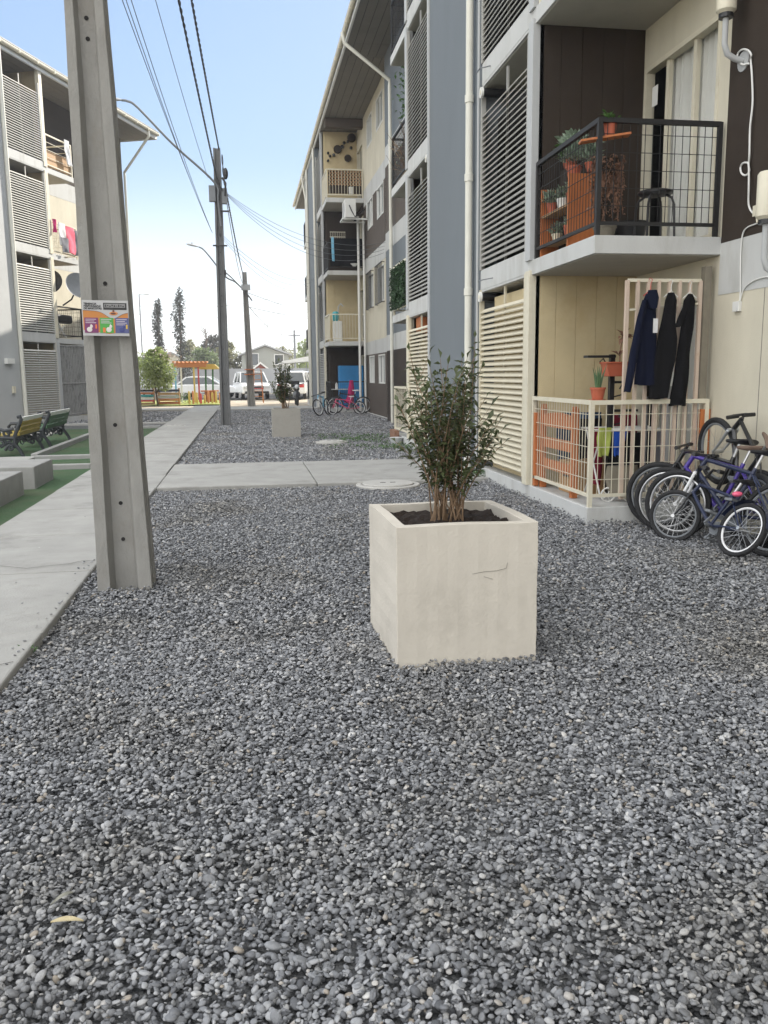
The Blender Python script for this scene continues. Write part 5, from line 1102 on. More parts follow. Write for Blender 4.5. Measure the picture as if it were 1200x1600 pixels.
garment('blanket','black and dark blue cloths hung along the second floor far balcony railing',[(3.28,4.5,6.42),(3.28,4.52,5.9),(3.3,4.5,5.42)],32.62,'black_cotton',.06,16,.02,cat='cloth',seed=22,group='cloths on far railing')
garment('scarf','pale blue cloth strip hung over the left end of the second floor far railing',[(3.34,3.44,6.45),(3.35,3.45,5.9),(3.36,3.46,5.6)],32.56,'sky_paint',.03,3,.01,cat='cloth',seed=23,group='cloths on far railing')
b=MB(); 
for k in range(9): b.box(3.45+.07*k,3.46+.07*k,33.9,33.93,6.5,6.85)
for z in (6.5,6.67,6.85): b.box(3.43,4.03,33.88,33.9,z-.012,z+.012)
tag(b.build('wire_basket',M['ivory']),'ivory wire basket on the dark brown wall of the far second floor balcony','basket')
ac=thing('air_conditioner','white air conditioner unit on a bracket below the top far balcony','air conditioner',(4.0,32.3,6.95)); b=MB(); b.box(3.75,4.15,31.5,32.4,6.98,7.62); b.build('casing',M['white'],ac,bevel=.02)
b=MB(); b.lathe((3.745,31.95,7.3),[(.25,0),(.25,.01)],24,ax=(-1,0,0)); b.lathe((3.73,31.95,7.3),[(.05,0),(.05,.012)],12,ax=(-1,0,0))
b.build('fan_grille',M['finpale'],ac); b=MB(); b.bar((3.65,31.6,6.95),(4.58,31.6,6.95),.05,.05); b.bar((3.65,32.3,6.95),(4.58,32.3,6.95),.05,.05); b.bar((3.68,31.55,6.95),(3.68,32.35,6.95),.05,.05); b.bar((4.55,31.6,6.95),(4.55,31.6,7.5),.05,.05); b.build('bracket',M['white'],ac)
b=MB(); b.tube([(3.9,31.49,7.4),(3.98,31.46,7.2),(4.1,31.47,7.0),(4.5,31.6,7.3)],.02,6); b.build('hose',M['black'],ac)
lt=thing('lattice_panel','brown woven lattice panel behind the top far balcony railing','panel',(3.9,32.8,8.0)); b=MB()
for k in range(-8,16):
    for s_ in (-1,1):
        x0=3.32+.12*k; p0=Vector((x0,32.78,8.33)); p1=Vector((x0+s_*.55,32.78,8.88))
        for (a_,c_) in ((p0,p1),):
            t0,t1=0.0,1.0; dx=c_.x-a_.x
            lo,hi=3.32,4.52
            ta=(lo-a_.x)/dx; tb_=(hi-a_.x)/dx
            if ta>tb_: ta,tb_=tb_,ta
            t0=max(0,ta); t1=min(1,tb_)
            if t1-t0>.1: b.bar(a_.lerp(c_,t0),a_.lerp(c_,t1),.028,.012,up=(0,1,0))
b.build('lattice',M['woodboard'],lt)
b=MB(); b.box(3.3,4.55,32.82,32.84,8.05,8.86); b.build('backing',M['brown'],lt)
for i,(px,py,r_) in enumerate(((516,243,.05),(513,250,.05),(513,238,.05),(522,241,.06),(528,232,.16),(535,228,.07),(538,222,.06),(544,220,.05),(550,214,.17),(544,246,.14),(549,230,.06))):
    c=at(px,py,34.3); b=MB(); b.lathe((c.x,34.48,c.z),[(r_*.5,0),(r_,.05),(r_*.9,.12),(.001,.13)],12,ax=(0,-1,0)); o=b.build('wall_pot',M['black'] if r_<.1 else M['brown'],smooth=True)
    tag(o,['small dark round wall pot left of the larger ones on the top far balcony','dark wall pot lowest at the left on the top far balcony','dark wall pot, uppermost of the left cluster on the top far balcony','lone dark wall pot between the left cluster and the hooded pot','large hooded brown wall pot in the middle of the top far balcony wall','dark wall pot just right of the middle hooded pot','small dark wall pot halfway up to the corner of the top far balcony','small dark wall pot just below the corner bunch','large dark bunch of wall decoration at the top corner of the far balcony','hooded brown wall pot lowest at the right of the top far balcony','small dark wall pot above the lowest hooded pot'][i],'wall pot','wall pots on the top far balcony')
wd=thing('water_dispenser','white dispenser with a teal bottle on the far first floor balcony','dispenser',(3.5,33.1,2.68)); b=MB(); b.box(3.42,3.75,33.0,33.35,2.69,3.45); b.build('stand',M['white'],wd,bevel=.02); b=MB(); b.lathe((3.52,33.15,3.45),[(.1,0),(.13,.08),(.13,.3),(.08,.36),(.001,.36)],14); b.build('bottle',M['teal_paint'],wd,smooth=True)
b=MB(); b.tube([(3.6,33.1,3.45),(3.62,33.1,4.0),(3.72,33.1,4.1),(3.8,33.1,4.0)],.025,7); tag(b.build('bent_pipe',M['finpale'],smooth=True),'bent pale tube beside the teal bottle on the far first floor balcony','tube')
b=MB(); b.lathe((4.2,32.66,5.42),[(.1,0),(.18,.1),(.001,.1)],14); tag(b.build('bowl',M['white'],smooth=True),'white bowl at the front of the far second floor balcony','bowl')
b=MB(); b.lathe((4.15,32.85,8.05),[(.09,0),(.1,.24),(.001,.24)],14); tag(b.build('white_pot',M['white'],smooth=True),'white pot at the foot of the top far balcony railing','pot')
# ------------------------------------------------------------------ left block: things on its balconies
gate=thing('metal_gate','grey sheet metal gate with flaking dark patches closing the left ground floor balcony','gate',TL(2.9,0,0.16)); b=MB(TL); b.box(2.24,3.72,-.06,-.045,.2,2.48); 
gm_=mat('flaked_grey_paint',(0.30,0.30,0.29),.7,.1,6,0,60,stain=(.03,.03,.03),stainamt=1.0,stainscale=4.5,stretch=(1.3,1.3,.7)); b.build('sheet',gm_,gate)
b=MB(TL)
for k in range(16): a=2.24+1.48*k/15; b.box(a-.014,a+.014,-.045,-.012,.2,2.48)
for z in (.24,1.25,2.46): b.box(2.22,3.74,-.044,-.004,z-.02,z+.02)
b.build('bars',gm_,gate)
for i,(a,z,r_,lab) in enumerate(((3.05,4.35,.43,'large grey satellite dish on the left first floor balcony'),(2.36,4.42,.40,'dark satellite dish half hidden behind the louvre post on the left block'))):
    oo=.3 if i==0 else -.25; t=thing('satellite_dish',lab,'satellite dish',TL(a,oo,z),'satellite dishes'); c=Vector(TL(a,oo,z)); ax=(LN*.75+LU*-.55+Z3*.35).normalized() if i==0 else (LN*.3-LU*.9+Z3*.3).normalized(); b=MB(); b.lathe(c,[(.02,-.0),(r_*.5,.03),(r_*.85,.075),(r_,.11),(r_*1.01,.115),(r_*.84,.085),(r_*.5,.042),(.001,.012)],28,ax=ax); b.build('dish',M['greysteel'] if i==0 else M['steel'],t,smooth=True)
    b=MB(); b.tube([c-ax*.02,c-Z3*.42-LU*.22-LN*.12,Vector(TL(a-.45,.0,z-.62))],.025,7); b.build('mount',M['steel'],t); b=MB(); b.tube([c-Z3*r_*.9+ax*.1,c+ax*.5-Z3*.12],.012,6); b.ball(c+ax*.5-Z3*.12,.05); b.build('receiver_arm',M['steel'],t)
def lgar(name,label,rows,o,m,seed,**k):
    ob=garment(name,label,[(r_[0],r_[1],r_[2]) for r_ in rows],0,m,.06,6,.02,cat='clothing',group='laundry on the left block',seed=seed)
    for v in ob.data.vertices:
        x,y,z=v.co; v.co=Vector(TL(x,o+y,z))
    return ob
lgar('towel','pink patterned cloth hanging largest on the left second floor balcony',[(2.95,3.45,6.25),(2.95,3.5,5.9),(3.0,3.55,5.42)],.06,'pink_cotton',31); lgar('shirt','white garment hanging left of the pink cloth on the left second floor balcony',[(2.55,2.95,6.3),(2.55,2.95,5.9),(2.6,2.9,5.6)],.05,'white_cotton',32)
lgar('shirt','grey garment hanging below the white one on the left second floor balcony',[(2.6,3.0,5.85),(2.62,3.0,5.6),(2.65,2.95,5.4)],.11,'grey_cotton',33); lgar('shirt','small magenta garment at the post of the left second floor balcony',[(2.22,2.42,6.35),(2.25,2.4,6.1),(2.25,2.36,5.95)],.08,'magenta_cotton',34); lgar('shirt','dark garment at the right end of the left second floor laundry',[(3.5,3.68,6.2),(3.5,3.7,5.7),(3.5,3.66,5.4)],.05,'grey_cotton',35)
b=MB(TL); b.box(2.25,3.7,-.09,-.07,7.95,8.42); tag(b.build('timber_screen',M['woodboard']),'tan timber screen behind the top left balcony railing','screen')
b=MB(TL); b.box(2.25,3.3,-1.24,-1.2,2.7,4.75); tag(b.build('timber_screen',M['woodboard']),'tall tan timber boards behind the big satellite dish','screen')
lgar('sheet','pale cloth hanging at the top left balcony',[(3.2,3.5,8.95),(3.2,3.5,8.6),(3.3,3.6,8.2)],.06,'white_cotton',36)
b=MB(TL); b.box(2.5,3.6,-.6,-.25,3.2,3.48); tag(b.build('storage_roll',M['black'],bevel=.08),'black rolled bundle lying on the left first floor balcony','bundle')
b=MB(TL); 
for q in ((2.3,3.3,2.7,2.75),(2.3,2.8,3.2,3.3)): pass
b.bar((2.3,-.1,3.35),(2.75,-.1,2.75),.03,.03); b.bar((2.75,-.1,3.1),(2.3,-.1,2.75),.03,.03); b.bar((2.4,-.1,3.1),(2.85,-.1,2.72),.03,.03); tag(b.build('folding_frame',M['white']),'white crossed folding frame on the left first floor balcony','frame')
# ------------------------------------------------------------------ concrete blocks, kerbs and park benches on the turf
def block(x0,x1,y0,y1,h,label):
    b=MB(); n=6; b.box(x0,x1,y0,y1,-.05,h); return tag(b.build('concrete_block',M['concrete'],bevel=.012),label,'concrete block','concrete seat blocks')
block(-3.35,-2.80,8.6,11.25,.29,'nearer low concrete seat block on the turf at the left edge'); block(-3.6,-2.78,11.75,12.85,.29,'farther low concrete seat block beside the path')
b=MB(); b.box(-6.4,-3.75,13.6,16.1,-.02,.05); struct(b.build('paving',M['pathconc'],bevel=.01)); b=MB(); b.box(-9.5,-4.9,22.4,24.2,-.02,.03); struct(b.build('paving',M['pathconc'],bevel=.01))
for i,(x0,x1,y0,y1,h,lab) in enumerate(((-3.86,-3.74,16.15,22.4,.09,'long mossy concrete kerb running along the turf beside the benches'),(-3.74,-2.42,15.9,16.05,.07,'short concrete kerb across the turf behind the farther seat block'),(-3.1,-2.5,14.2,14.34,.07,'short broken concrete kerb nearest the farther seat block'),(-3.75,-2.42,24.9,25.15,.06,'concrete kerb at the far end of the turf'))):
    b=MB(); b.box(x0,x1,y0,y1,-.05,h); tag(b.build('kerb_stone',M['concrete'],bevel=.012),lab,'kerb','turf kerbs')
def bench(y0,y1,xr,slat,label):
    t=thing('park_bench',label,'bench',(xr-.3,(y0+y1)/2,0),'park benches'); 
    def spir(b,c,r0,turns,s_,y,a0=0,rr=.024):
        b.tube([c+Vector((s_*r0*(1-.75*k/24)*math.cos(a0+turns*2*math.pi*k/24),0,r0*(1-.75*k/24)*math.sin(a0+turns*2*math.pi*k/24))) for k in range(25)],rr,6)
    for y in (y0,y1):
        b=MB(); V=lambda x,z:Vector((xr-x,y,z*.87))
        b.tube([V(-.04,0),V(.0,.12),V(.10,.30),V(.10,.42),V(.03,.60),V(-.05,.80),V(-.03,.86),V(.02,.84)],.034,7); b.tube([V(.70,0),V(.64,.12),V(.56,.28),V(.55,.42),V(.60,.55),V(.55,.62),V(.42,.62),V(.25,.56),V(.10,.60)],.032,7); b.tube([V(.10,.40),V(.55,.42)],.034,7); b.tube([V(.08,.24),V(.2,.33),V(.33,.22),V(.46,.33),V(.58,.24)],.027,6)
        for (x,z,r_,s_) in ((.22,.50,.08,1),(.40,.51,.075,-1),(.33,.31,.085,1),(.18,.2,.06,-1),(.48,.2,.06,1)): spir(b,V(x,z),r_,1.3,s_,y)
        b.build('end_frame',M['cast_iron'],t,smooth=True)
    sl=[(-.045,.70,.03),(-.02,.61,.0),(.008,.52,0),(.035,.43,0)]
    for i,(x,z,_) in enumerate(sl):
        b=MB(); b.bar((xr-x+.02,y0+.02,z),(xr-x+.02,y1-.02,z),.028,.078,up=(.28,0,1)); b.build('back_slat',M['white'] if i==0 else M[slat],t,bevel=.006)  # top slat whitened: the sky's reflection is put into its colour
    for k in range(5):
        b=MB(); x=.13+.095*k; b.bar((xr-x,y0+.02,.385),(xr-x,y1-.02,.385),.08,.026); b.build('seat_slat',M[slat],t,bevel=.006)
    b=MB(); ym=(y0+y1)/2
    for yy in (ym-.25,ym+.25): b.tube([Vector((xr-.1,yy,.34))+Vector((0,.14*math.cos(a),-.07+.07*math.sin(a))) for a in [2*math.pi*k/14 for k in range(14)]],.012,5,closed=True)
    b.tube([(xr-.1,y0,.36),(xr-.1,y1,.36)],.018,6); b.build('under_rail',M['cast_iron'],t)
    return t
bench(16.55,18.15,-4.12,'bench_yellow','cast iron park bench with yellow slats, nearer of the two on the turf'); bench(18.75,20.75,-4.1,'bench_green','cast iron park bench with green slats standing beyond the yellow bench')
# ------------------------------------------------------------------ the sunlit far end of the lane
def car(name,label,loc,yaw,col,kind='suv'):
    t=thing(name,label,'car',(0,0,0),'cars parked at the far end')
    if kind=='suv': L,W,H=4.5,1.8,1.72; prof=[(-2.25,.35),(-2.25,.95),(-2.15,1.02),(-1.0,1.05),(.0,1.07),(1.0,1.05),(2.0,.95),(2.22,.82),(2.25,.35)]; cab=[(-2.1,1.03),(-1.9,1.62),(-1.6,1.70),(.35,1.68),(1.15,1.04)]
    else: L,W,H=4.3,1.7,1.45; prof=[(-2.15,.35),(-2.15,.85),(-2.0,.93),(-1.0,.95),(.0,.95),(.9,.92),(1.9,.80),(2.12,.66),(2.15,.35)]; cab=[(-1.75,.94),(-1.2,1.38),(-.8,1.44),(.25,1.42),(1.05,.93)]
    w2=W/2; b=MB(); b.prism([(x,-w2,z) for x,z in prof],(0,W,0)); body=b.build('body',M[col],None,bevel=.07); body.parent=t
    n=len(cab); b=MB(); ins=.16; lo=[(x,z) for x,z in cab]
    zr=max(z for x,z in cab)
    ww=[w2-.03-ins*(z-cab[0][1])/(zr-cab[0][1]) for x,z in cab]
    vs=[(x,-ww[i],z) for i,(x,z) in enumerate(cab)]+[(x,ww[i],z) for i,(x,z) in enumerate(cab)]
    b.add(vs,[tuple(range(n)),tuple(range(2*n-1,n-1,-1))]+[(i,i+1,n+i+1,n+i) for i in range(n-1)]+[(n-1,0,n,2*n-1)]); o=b.build('windows',M['carglass'],None); o.parent=t
    b=MB(); r0,r1=cab[1],cab[3]; b.prism([(r0[0]-.03,-ww[2]-.02,r0[1]+.03),(cab[2][0],-ww[2]-.02,cab[2][1]+.03),(r1[0]+.06,-ww[2]-.02,r1[1]+.02),(r1[0]+.02,-ww[2]-.02,r1[1]-.05),(r0[0]+.04,-ww[2]-.02,r0[1]-.05)],(0,2*ww[2]+.04,0))
    for sgn in (-1,1):
        for i0,i1 in ((0,1),(4,3)): b.bar((cab[i0][0],sgn*(ww[i0]+.005),cab[i0][1]),(cab[i1][0],sgn*(ww[i1]+.005),cab[i1][1]),.07,.09)
        xm=(cab[0][0]+cab[4][0])/2; b.bar((xm,sgn*(ww[0]+.01),cab[0][1]),(xm,sgn*(ww[2]+.012),zr-.02),.06,.08)
    o=b.build('roof',M[col],None,bevel=.02); o.parent=t
    for x in (-1.35,1.38):
        for sgn in (-1,1):
            b=MB(); c=Vector((x,sgn*(w2-.12),.33)); b.lathe(c-Vector((0,.11,0)),[(.2,0),(.33,.02),(.33,.2),(.2,.22)],22,ax=(0,1,0)); wh=b.build('wheel',M['rubber'],None); wh.parent=t
            b=MB(); b.lathe(c+Vector((0,sgn*.105,0)),[(.2,0),(.19,.01),(.05,.02),(.001,.02)],16,ax=(0,sgn,0)); o=b.build('rim',M['chrome'],None); o.parent=wh
    for sgn in (-1,1):
        b=MB(); b.box(2.16 if kind=='suv' else 2.05,2.262 if kind=='suv' else 2.165,sgn*.62-.2,sgn*.62+.2,.68,.84); o=b.build('headlight',M['glass_lamp'],None,bevel=.03); o.parent=t
        b=MB(); b.box(-2.262 if kind=='suv' else -2.165,-2.2 if kind=='suv' else -2.1,sgn*.68-.14,sgn*.68+.14,.72,.92); o=b.build('tail_light',M['red_paint'],None,bevel=.02); o.parent=t
    xf=2.252 if kind=='suv' else 2.152
    b=MB(); b.box(xf-.05,xf+.01,-.42,.42,.62,.82); b.box(xf-.05,xf+.015,-.75,.75,.36,.50); o=b.build('grille',M['black'],None); o.parent=t
    t.location=loc; t.rotation_euler=(0,0,yaw); return t
M['glass_lamp']=mat('lamp_lens',(.6,.62,.63),.1,.05,5,spec=.7)
g=lambda x,y:gp(x,y)
c=at(393,604,56); car('parked_car','white sport utility car facing the lane behind the far pole',(c.x,56.5,-.05),R(-82),'car_white','suv')
c=at(322,604,58); car('parked_car','white saloon car parked sideways behind the play area',(c.x,58.5,-.05),R(-8),'car_white','saloon')
c=at(461,604,55); car('parked_car','white car half hidden behind the small shrub and motorcycle',(c.x,55,-.05),R(80),'car_white','suv')
c=at(205,602,60); car('parked_car','pale silver car glimpsed behind the round tree',(c.x-.3,60,-.05),R(5),'car_silver','saloon')
c=at(488,598,60); car('parked_car','silver car at the edge of the far stair panel under the carport',(c.x,60,-.05),R(95),'car_silver','suv')
# motorcycle
mc=thing('motorcycle','black motorcycle parked at the end of the far block','motorcycle',(2.5,41.6,0)); gx=gp(470,637); b=MB()
def mcp(nm,bb,m): 
    o=bb.build(nm,M[m],mc,smooth=True); return o
ox,oy=2.45,41.7
for dy in (-.65,.65):
    b=MB(); b.tube([(ox,oy+dy+.27*math.cos(a),.31+.27*math.sin(a)) for a in [2*math.pi*k/24 for k in range(24)]],.055,8,closed=True); w_=mcp('wheel',b,'rubber'); b=MB(); b.lathe((ox-.03,oy+dy,.31),[(.2,0),(.2,.06)],18,ax=(1,0,0)); o=b.build('rim',M['greysteel'],w_)
b=MB(); b.ball((ox,oy+.05,.78),(.16,.32,.15)); mcp('tank',b,'black_gloss'); b=MB(); b.ball((ox,oy+.5,.80),(.15,.42,.08)); mcp('seat',b,'black'); b=MB(); b.ball((ox,oy,.5),(.19,.28,.2)); mcp('engine',b,'greysteel')
b=MB(); b.tube([(ox,oy-.65,.31),(ox,oy-.42,.95)],.035,8); b.tube([(ox-.36,oy-.3,1.03),(ox-.12,oy-.42,.98),(ox+.12,oy-.42,.98),(ox+.36,oy-.3,1.03)],.018,7); mcp('handlebar',b,'black_gloss')
b=MB(); b.ball((ox,oy-.52,.88),(.11,.09,.11)); mcp('headlight',b,'glass_lamp'); b=MB(); b.box(ox-.2,ox+.2,oy+.75,oy+1.1,.85,1.15); mcp('top_box',b,'black')
# orange folding A frame
c=gp(404,628); af=thing('step_ladder','orange red folding ladder standing in the sun beside the far pole','ladder',(c.x,c.y,0))
for s_,y0 in ((-1,0),(1,.7)):
    b=MB()
    for dx in (-.27,.27): b.bar((c.x+dx,c.y+y0,-.05),(c.x+dx*.7,c.y+.35,1.75),.05,.03)
    if s_<0:
        for k in range(1,6): z=.3*k; b.bar((c.x-.27+.016*k,c.y+.06*k,z),(c.x+.27-.016*k,c.y+.06*k,z),.06,.03)
    b.build('frame',M['orange_paint'],af)
b=MB(); b.box(c.x-.3,c.x+.3,c.y+.1,c.y+.5,.70,.74); b.build('tray',M['red_paint'],af)
# round tree, crates, play frames
tr=tree('round_tree','round leafy street tree with pale trunk beside the painted crates','tree',(gp(242,634).x,45.4,-.05),2.75,1.05,41,M['bright_leaf'],'trees at the far end',nper=230,L=.17,W=.09,nclump=18,trunk_r=.06,low=.42)
r=np.random.default_rng(2); c=at(254,556,45.2); n_=120; leaves('blossom',np.stack([r.normal(c.x,.35,n_),r.normal(45.2,.3,n_),r.normal(c.z,.18,n_)],1),r.normal(size=(n_,3)),.13,.10,mat('pale_blossom',(.62,.5,.47),.8,.15,5),tr,seed=4)
def crate(x0,x1,px,label,cols):
    A=gp(x0,632); B_=gp(x1,632); Y=46.2; A=at(x0,630,Y); B_=at(x1,630,Y); t=thing('painted_crate',label,'planter crate',((A.x+B_.x)/2,Y,-.05),'painted wooden crates'); n=len(cols)
    for i,cn in enumerate(cols):
        z=-.02+.80*i/n; b=MB(); b.box(A.x,B_.x,Y-.02,Y+.02,z+.015,z+.80/n-.03); b.box(A.x,B_.x,Y+.5,Y+.54,z+.015,z+.80/n-.03); b.build('board',M[cn],t)
    for x in (A.x+.03,B_.x-.03):
        for y in (Y+.05,Y+.47):
            b=MB(); b.box(x-.03,x+.03,y-.03,y+.03,-.08,.82); b.build('post',M['woodboard'],t)
crate(206,241,0,'slatted crate with white, red and teal boards left of the tree trunk',['parkwood','red_paint','white','teal_paint','orangewood','black'] if 'parkwood' in M else ['woodboard','red_paint','white','teal_paint','orangewood','black'])
crate(247,281,0,'crate of orange, grey, yellow and navy boards right of the tree trunk',['orangewood','orange_paint','finpale','woodboard','navy_paint'])
pg=thing('play_shelter','orange roofed play frame with blue, yellow and red posts','play shelter',(at(292,628,48.5).x,48.5,-.05))
z1=at(290,568,48.5).z
for px,cn,dy in ((276,'sky_paint',0),(305,'yellow_paint',0),(312,'red_paint',1.2),(285,'white',1.2)):
    p_=at(px,628,48.5+dy); b=MB(); b.bar((p_.x,48.5+dy,-.1),(p_.x,48.5+dy,z1+.05),.09,.09); b.build('post',M[cn],pg)
A=at(271,570,48.5); B_=at(322,570,48.5); b=MB()
for k in range(9): x=A.x+(B_.x-A.x)*k/8; b.box(x-.05,x+.05,48.2,50.2,z1+.05,z1+.12)
b.box(A.x,B_.x,48.45,48.55,z1-.2,z1+.05); b.box(A.x,B_.x,49.65,49.75,z1-.2,z1+.05); b.build('roof',M['orange_paint'],pg)
tbl=thing('picnic_shelter','small picnic shelter with yellow canopy and green posts','shelter',(at(330,626,50).x,50,-.05)); z1=at(330,577,50).z
for px in (322,333):
    p_=at(px,626,50); b=MB(); b.bar((p_.x,50,-.1),(p_.x+.05,50,z1),.09,.09); b.build('post',M['green_paint'],tbl)
A=at(311,577,50);B_=at(344,577,50); b=MB(); b.prism([(A.x,49.3,z1),(B_.x,49.3,z1),((A.x+B_.x)/2+.3,49.3,z1+.28),((A.x+B_.x)/2-.4,49.3,z1+.3)],(0,1.6,0)); b.build('canopy',M['yellow_paint'],tbl)
b=MB(); p_=at(328,612,50); b.box(p_.x-.5,p_.x+.5,49.6,50.4,.55,.62); b.box(p_.x-.3,p_.x+.3,49.9,50.1,-.1,.55); b.build('table',M['orangewood'],tbl)
rn=random.Random(6)
for i in range(9):
    p_=at(296+6.0*i,627,47.2+.25*(i%3)); h=rn.uniform(.45,.72); b=MB(); b.lathe((p_.x,p_.y,-.08),[(.055,0),(.055,h),(.035,h+.05),(.001,h+.06)],10)
    cn=['yellow_paint','orange_paint','yellow_paint','red_paint','yellow_paint','orange_paint','yellow_paint','yellow_paint','orange_paint'][i]
    o=b.build('play_post',M[cn],smooth=True); tag(o,'%s stub post, %s from the left in the row before the play frame'%({'y':'yellow','o':'orange','r':'red'}[cn[0]],['first','second','third','fourth','fifth','sixth','seventh','eighth','ninth'][i]),'post','stub posts of the play area')
o=weed([(at(286,618,47.5).x,47.5,.4,.5,160)],'small green bush behind the yellow stub posts',.12,8,M['green'],'bush'); o['category']='bush'; 
# cypresses and background trees
def cypress(px,y0,y1,Y,wd,label,seed):
    A=at(px,y1,Y); B_=at(px,y0,Y); h=B_.z; t=thing('cypress_tree',label,'tree',(A.x,Y,-.05),'cypress trees'); b=MB(); b.tube([(A.x,Y,-.1),(A.x,Y,h*.9)],[.2,.04],8); b.build('trunk',M['bark'],t)
    rn=random.Random(seed); cl=[]; n=26
    for k in range(n):
        f=(k+.5)/n; w_=wd*(min(1,(1-f)*2.2)**.7)*(0.75+.25*math.sin(f*9))*(1 if f>.1 else .8); z=h*(.14+.86*f); cl.append(((A.x+rn.uniform(-.35,.35)*w_+.12*math.sin(f*7),Y+rn.uniform(-.3,.3)*w_,z),(w_*rn.uniform(.55,.85)+.06,w_*.7+.06,h/n*rn.uniform(1.1,1.9))))
    crown(t,cl,75,.26,.10,M['cypress'],seed)
cypress(252,472,600,75,.62,'shorter slender cypress left of the taller one',51); cypress(286,456,600,72,.85,'tall ragged cypress rising above the play frame',52)
def bgtree(px,y0,Y,crad,seed,label,m,nper=120): 
    A=at(px,600,Y); h=at(px,y0,Y).z; tree('background_tree',label,'tree',(A.x,Y,-.05),h,crad,seed,m,'trees at the far end',nper=nper,L=.42,W=.22,nclump=13,trunk_r=.18,low=.3)
bgtree(313,548,88,2.2,61,'bushy green tree behind the picnic shelter',M['midgreen_leaf']); bgtree(334,527,95,2.0,62,'dark tree standing left of the lamp arm pole far away',M['cypress']); bgtree(360,538,92,1.9,63,'olive brown tree between the lamp arm pole and the gabled house',M['olive_leaf']); bgtree(484,535,96,2.2,64,'yellow green tree above the carport roof',M['bright_leaf']); bgtree(232,556,85,1.6,65,'green tree rising behind the round street tree',M['midgreen_leaf'])
bgtree(300,535,100,2.2,66,'grey green tree behind the tall cypress',M['olive_leaf'],90); bgtree(445,545,120,3.0,67,'hazy far tree right of the gabled roof',M['olive_leaf'],90)
t=thing('bare_tree','thin bare tree top between the cypress and the lamp arm pole','tree',(at(322,560,90).x,90,-.05)); c=at(322,560,90); top=at(322,512,90).z; b=MB(); rn=random.Random(4); b.tube([(c.x,90,-.1),(c.x+.1,90,top)],[.16,.03],6)
for k in range(16):
    z=top*(.6+.38*k/16); a=rn.uniform(0,6.28); L=rn.uniform(.5,1.2); b.tube([(c.x+.06,90,z),(c.x+.06+math.cos(a)*L*.6,90+math.sin(a)*.4,z+.3),(c.x+.06+math.cos(a)*L,90,z+.8)],[.05,.03,.012],4)
b.build('branches',M['bark'],t)
# far wood behind everything
fw_=[]; rn=random.Random(77)
for k in range(130):
    x=-95+190*k/129+rn.uniform(-1,1); y=rn.uniform(150,190); h=rn.uniform(3.0,5.8); fw_.append(((x,y,h*.5),(rn.uniform(1.6,3),rn.uniform(1.5,2.5),h*.55)))
o=crown(None,fw_,130,.9,.5,M['olive_leaf'],78,'far_wood'); o['kind']='stuff'
# boundary wall, houses, carport, posts
b=MB(); A=at(150,600,74);B_=at(560,600,74)
x=A.x
while x<B_.x: b.box(x+.01,x+2.2,74,74.12,-.1,2.0); b.box(x-.08,x+.08,73.95,74.17,-.1,2.06); x+=2.22
tag(b.build('boundary_wall',mat('grey_wall_panel',(.33,.34,.35),.9,.1,.5)),'long grey panel boundary wall behind the parked cars','wall')
M['zinc']=mat('weathered_zinc_roof',(.34,.35,.35),.6,.15,.6,0.1,5); M['housewall']=mat('grey_timber_siding',(.30,.31,.28),.9,.12,3,.1,10,stretch=(6,1,.2)); M['brick']=mat('red_brick',(.27,.085,.06),.9,.2,8)
def house(name,label,px0,px1,ybase,yeave,yapex,Y,wallm,roofm,depth=9,wins_=()):
    A=at(px0,ybase,Y);B_=at(px1,ybase,Y); ze=at(px0,yeave,Y).z; za=at((px0+px1)/2,yapex,Y).z; t=thing(name,label,'house',((A.x+B_.x)/2,Y,-.05),'houses at the far end'); xm=(A.x+B_.x)/2
    b=MB(); b.prism([(A.x,Y,-.1),(B_.x,Y,-.1),(B_.x,Y,ze),(xm,Y,za),(A.x,Y,ze)],(0,depth,0)); b.build('wall',M[wallm],t)
    o_=.35; b=MB(); sl=(za-ze)/(xm-A.x)
    for s_ in (-1,1): b.prism([(xm,Y-.4,za+.04),(xm,Y-.4,za+.2),(xm+s_*((B_.x-xm)+o_),Y-.4,ze-sl*o_+.2),(xm+s_*((B_.x-xm)+o_),Y-.4,ze-sl*o_+.04)],(0,depth+.8,0))
    b.build('roof',M[roofm],t)
    for (wx,wy,w_,h_) in wins_:
        c=at(wx,wy,Y); b=MB(); b.box(c.x-w_/2-.08,c.x+w_/2+.08,Y-.05,Y-.01,c.z-h_/2-.08,c.z+h_/2+.08); f=b.build('window',M['white'],t); b=MB(); b.box(c.x-w_/2,c.x+w_/2,Y-.07,Y-.051,c.z-h_/2,c.z+h_/2); b.build('pane',M['carglass'],f)
    return t,xm,za
h1,xm,za=house('gabled_house','grey timber house with a broad gable roof behind the boundary wall',379,452,600,555,541,86,'housewall','zinc',wins_=((396,562,.9,1.1),(436,562,.8,.9)))
house('gabled_house','low brick house front with pale roof in front of the grey gable',392,424,606,582,569,79,'brick','white',depth=5)
house('gabled_house','cream house with grey roof behind the round tree',236,302,600,568,552,92,'cream','zinc',wins_=((282,585,1.4,1.0),))
house('gabled_house','pale house partly hidden behind the crates at far left',160,228,600,572,560,96,'cream','zinc')
for i,(px,y0,y1,lab) in enumerate(((418,541,507,'wide T shaped television aerial on the gabled house roof'),(440,548,502,'thin tall aerial mast right of the T shaped one'))):
    A=at(px,y0,88);B_=at(px,y1,88); b=MB(); b.tube([A,B_],.035,6); w_=.75 if i==0 else .2; b.tube([B_-Vector((w_,0,0)),B_+Vector((w_,0,0))],.025,5)
    if i==0:
        for k in range(5): b.tube([B_+Vector((-.6+.3*k,-.3,0)),B_+Vector((-.6+.3*k,.3,0))],.015,4)
    tag(b.build('television_aerial',M['finpale']),lab,'aerial','television aerials')
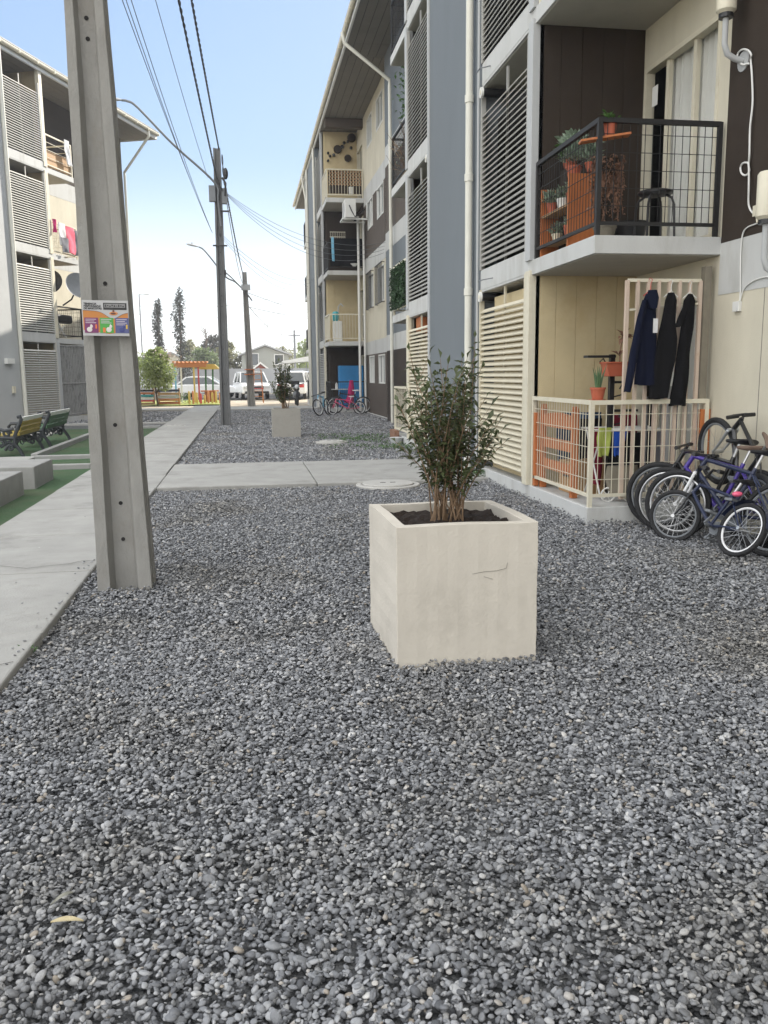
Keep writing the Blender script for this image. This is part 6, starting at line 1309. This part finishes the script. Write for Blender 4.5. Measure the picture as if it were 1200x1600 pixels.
cp=thing('carport','white flat carport roof on thin posts near the end of the far block','carport',(at(470,620,62).x,62,-.05)); A=at(437,566,62);B_=at(500,566,62); b=MB(); b.prism([(A.x,62,A.z-.1),(B_.x,62,A.z+.1),(B_.x,62,A.z+.55),(A.x+.3,62,A.z+.1)],(0,5,0)); b.build('roof',M['white'],cp)
for px in (441,463,487):
    p_=at(px,600,62); 
    for y in (62.2,66.6):
        b=MB(); b.box(p_.x-.04,p_.x+.04,y-.04,y+.04,-.1,A.z); b.build('post',M['finpale'],cp)
for px,y0,y1,Y,r_,lab in ((225,600,460,82,.075,'tall slim street lamp left of the cypress trees'),(214,600,524,80,.11,'short dark post beside the tall slim street lamp'),(462,600,516,85,.14,'slim dark utility pole rising above the carport')):
    A=at(px,y0,Y);B_=at(px,y1,Y); t=thing('street_lamp' if px==225 else 'post',lab,'street lamp' if px==225 else 'pole',(A.x,Y,-.05)); b=MB(); b.tube([(A.x,Y,-.1),(A.x,Y,B_.z)],[r_,r_*.7],8); b.build('shaft',M['greysteel'],t)
    if px==225: b=MB(); b.tube([(A.x,Y,B_.z),(A.x+.45,Y,B_.z+.05)],.04,6); b.ball((A.x+.65,Y,B_.z+.02),(.3,.12,.06)); b.build('lamp_head',M['finpale'],t)
    if px==462: b=MB(); b.tube([(A.x-.6,Y,B_.z-.5),(A.x+.6,Y,B_.z-.5)],.05,5); b.build('cross_arm',M['greysteel'],t)

# ------------------------------------------------------------------ thin dusty air of the far end
hzm=bpy.data.materials.new('haze'); hzm.use_nodes=True; hn=hzm.node_tree; hn.nodes.remove(hn.nodes['Principled BSDF'])
pv=hn.nodes.new('ShaderNodeVolumePrincipled'); pv.inputs['Color'].default_value=(.95,.96,1,1); pv.inputs['Density'].default_value=HAZE; pv.inputs['Anisotropy'].default_value=0.3; hn.links.new(pv.outputs[0],hn.nodes['Material Output'].inputs['Volume'])
b=MB(); b.box(-320,320,-60,420,-1.1,16.0); hzo=b.build('haze',hzm); hzo['kind']='stuff'
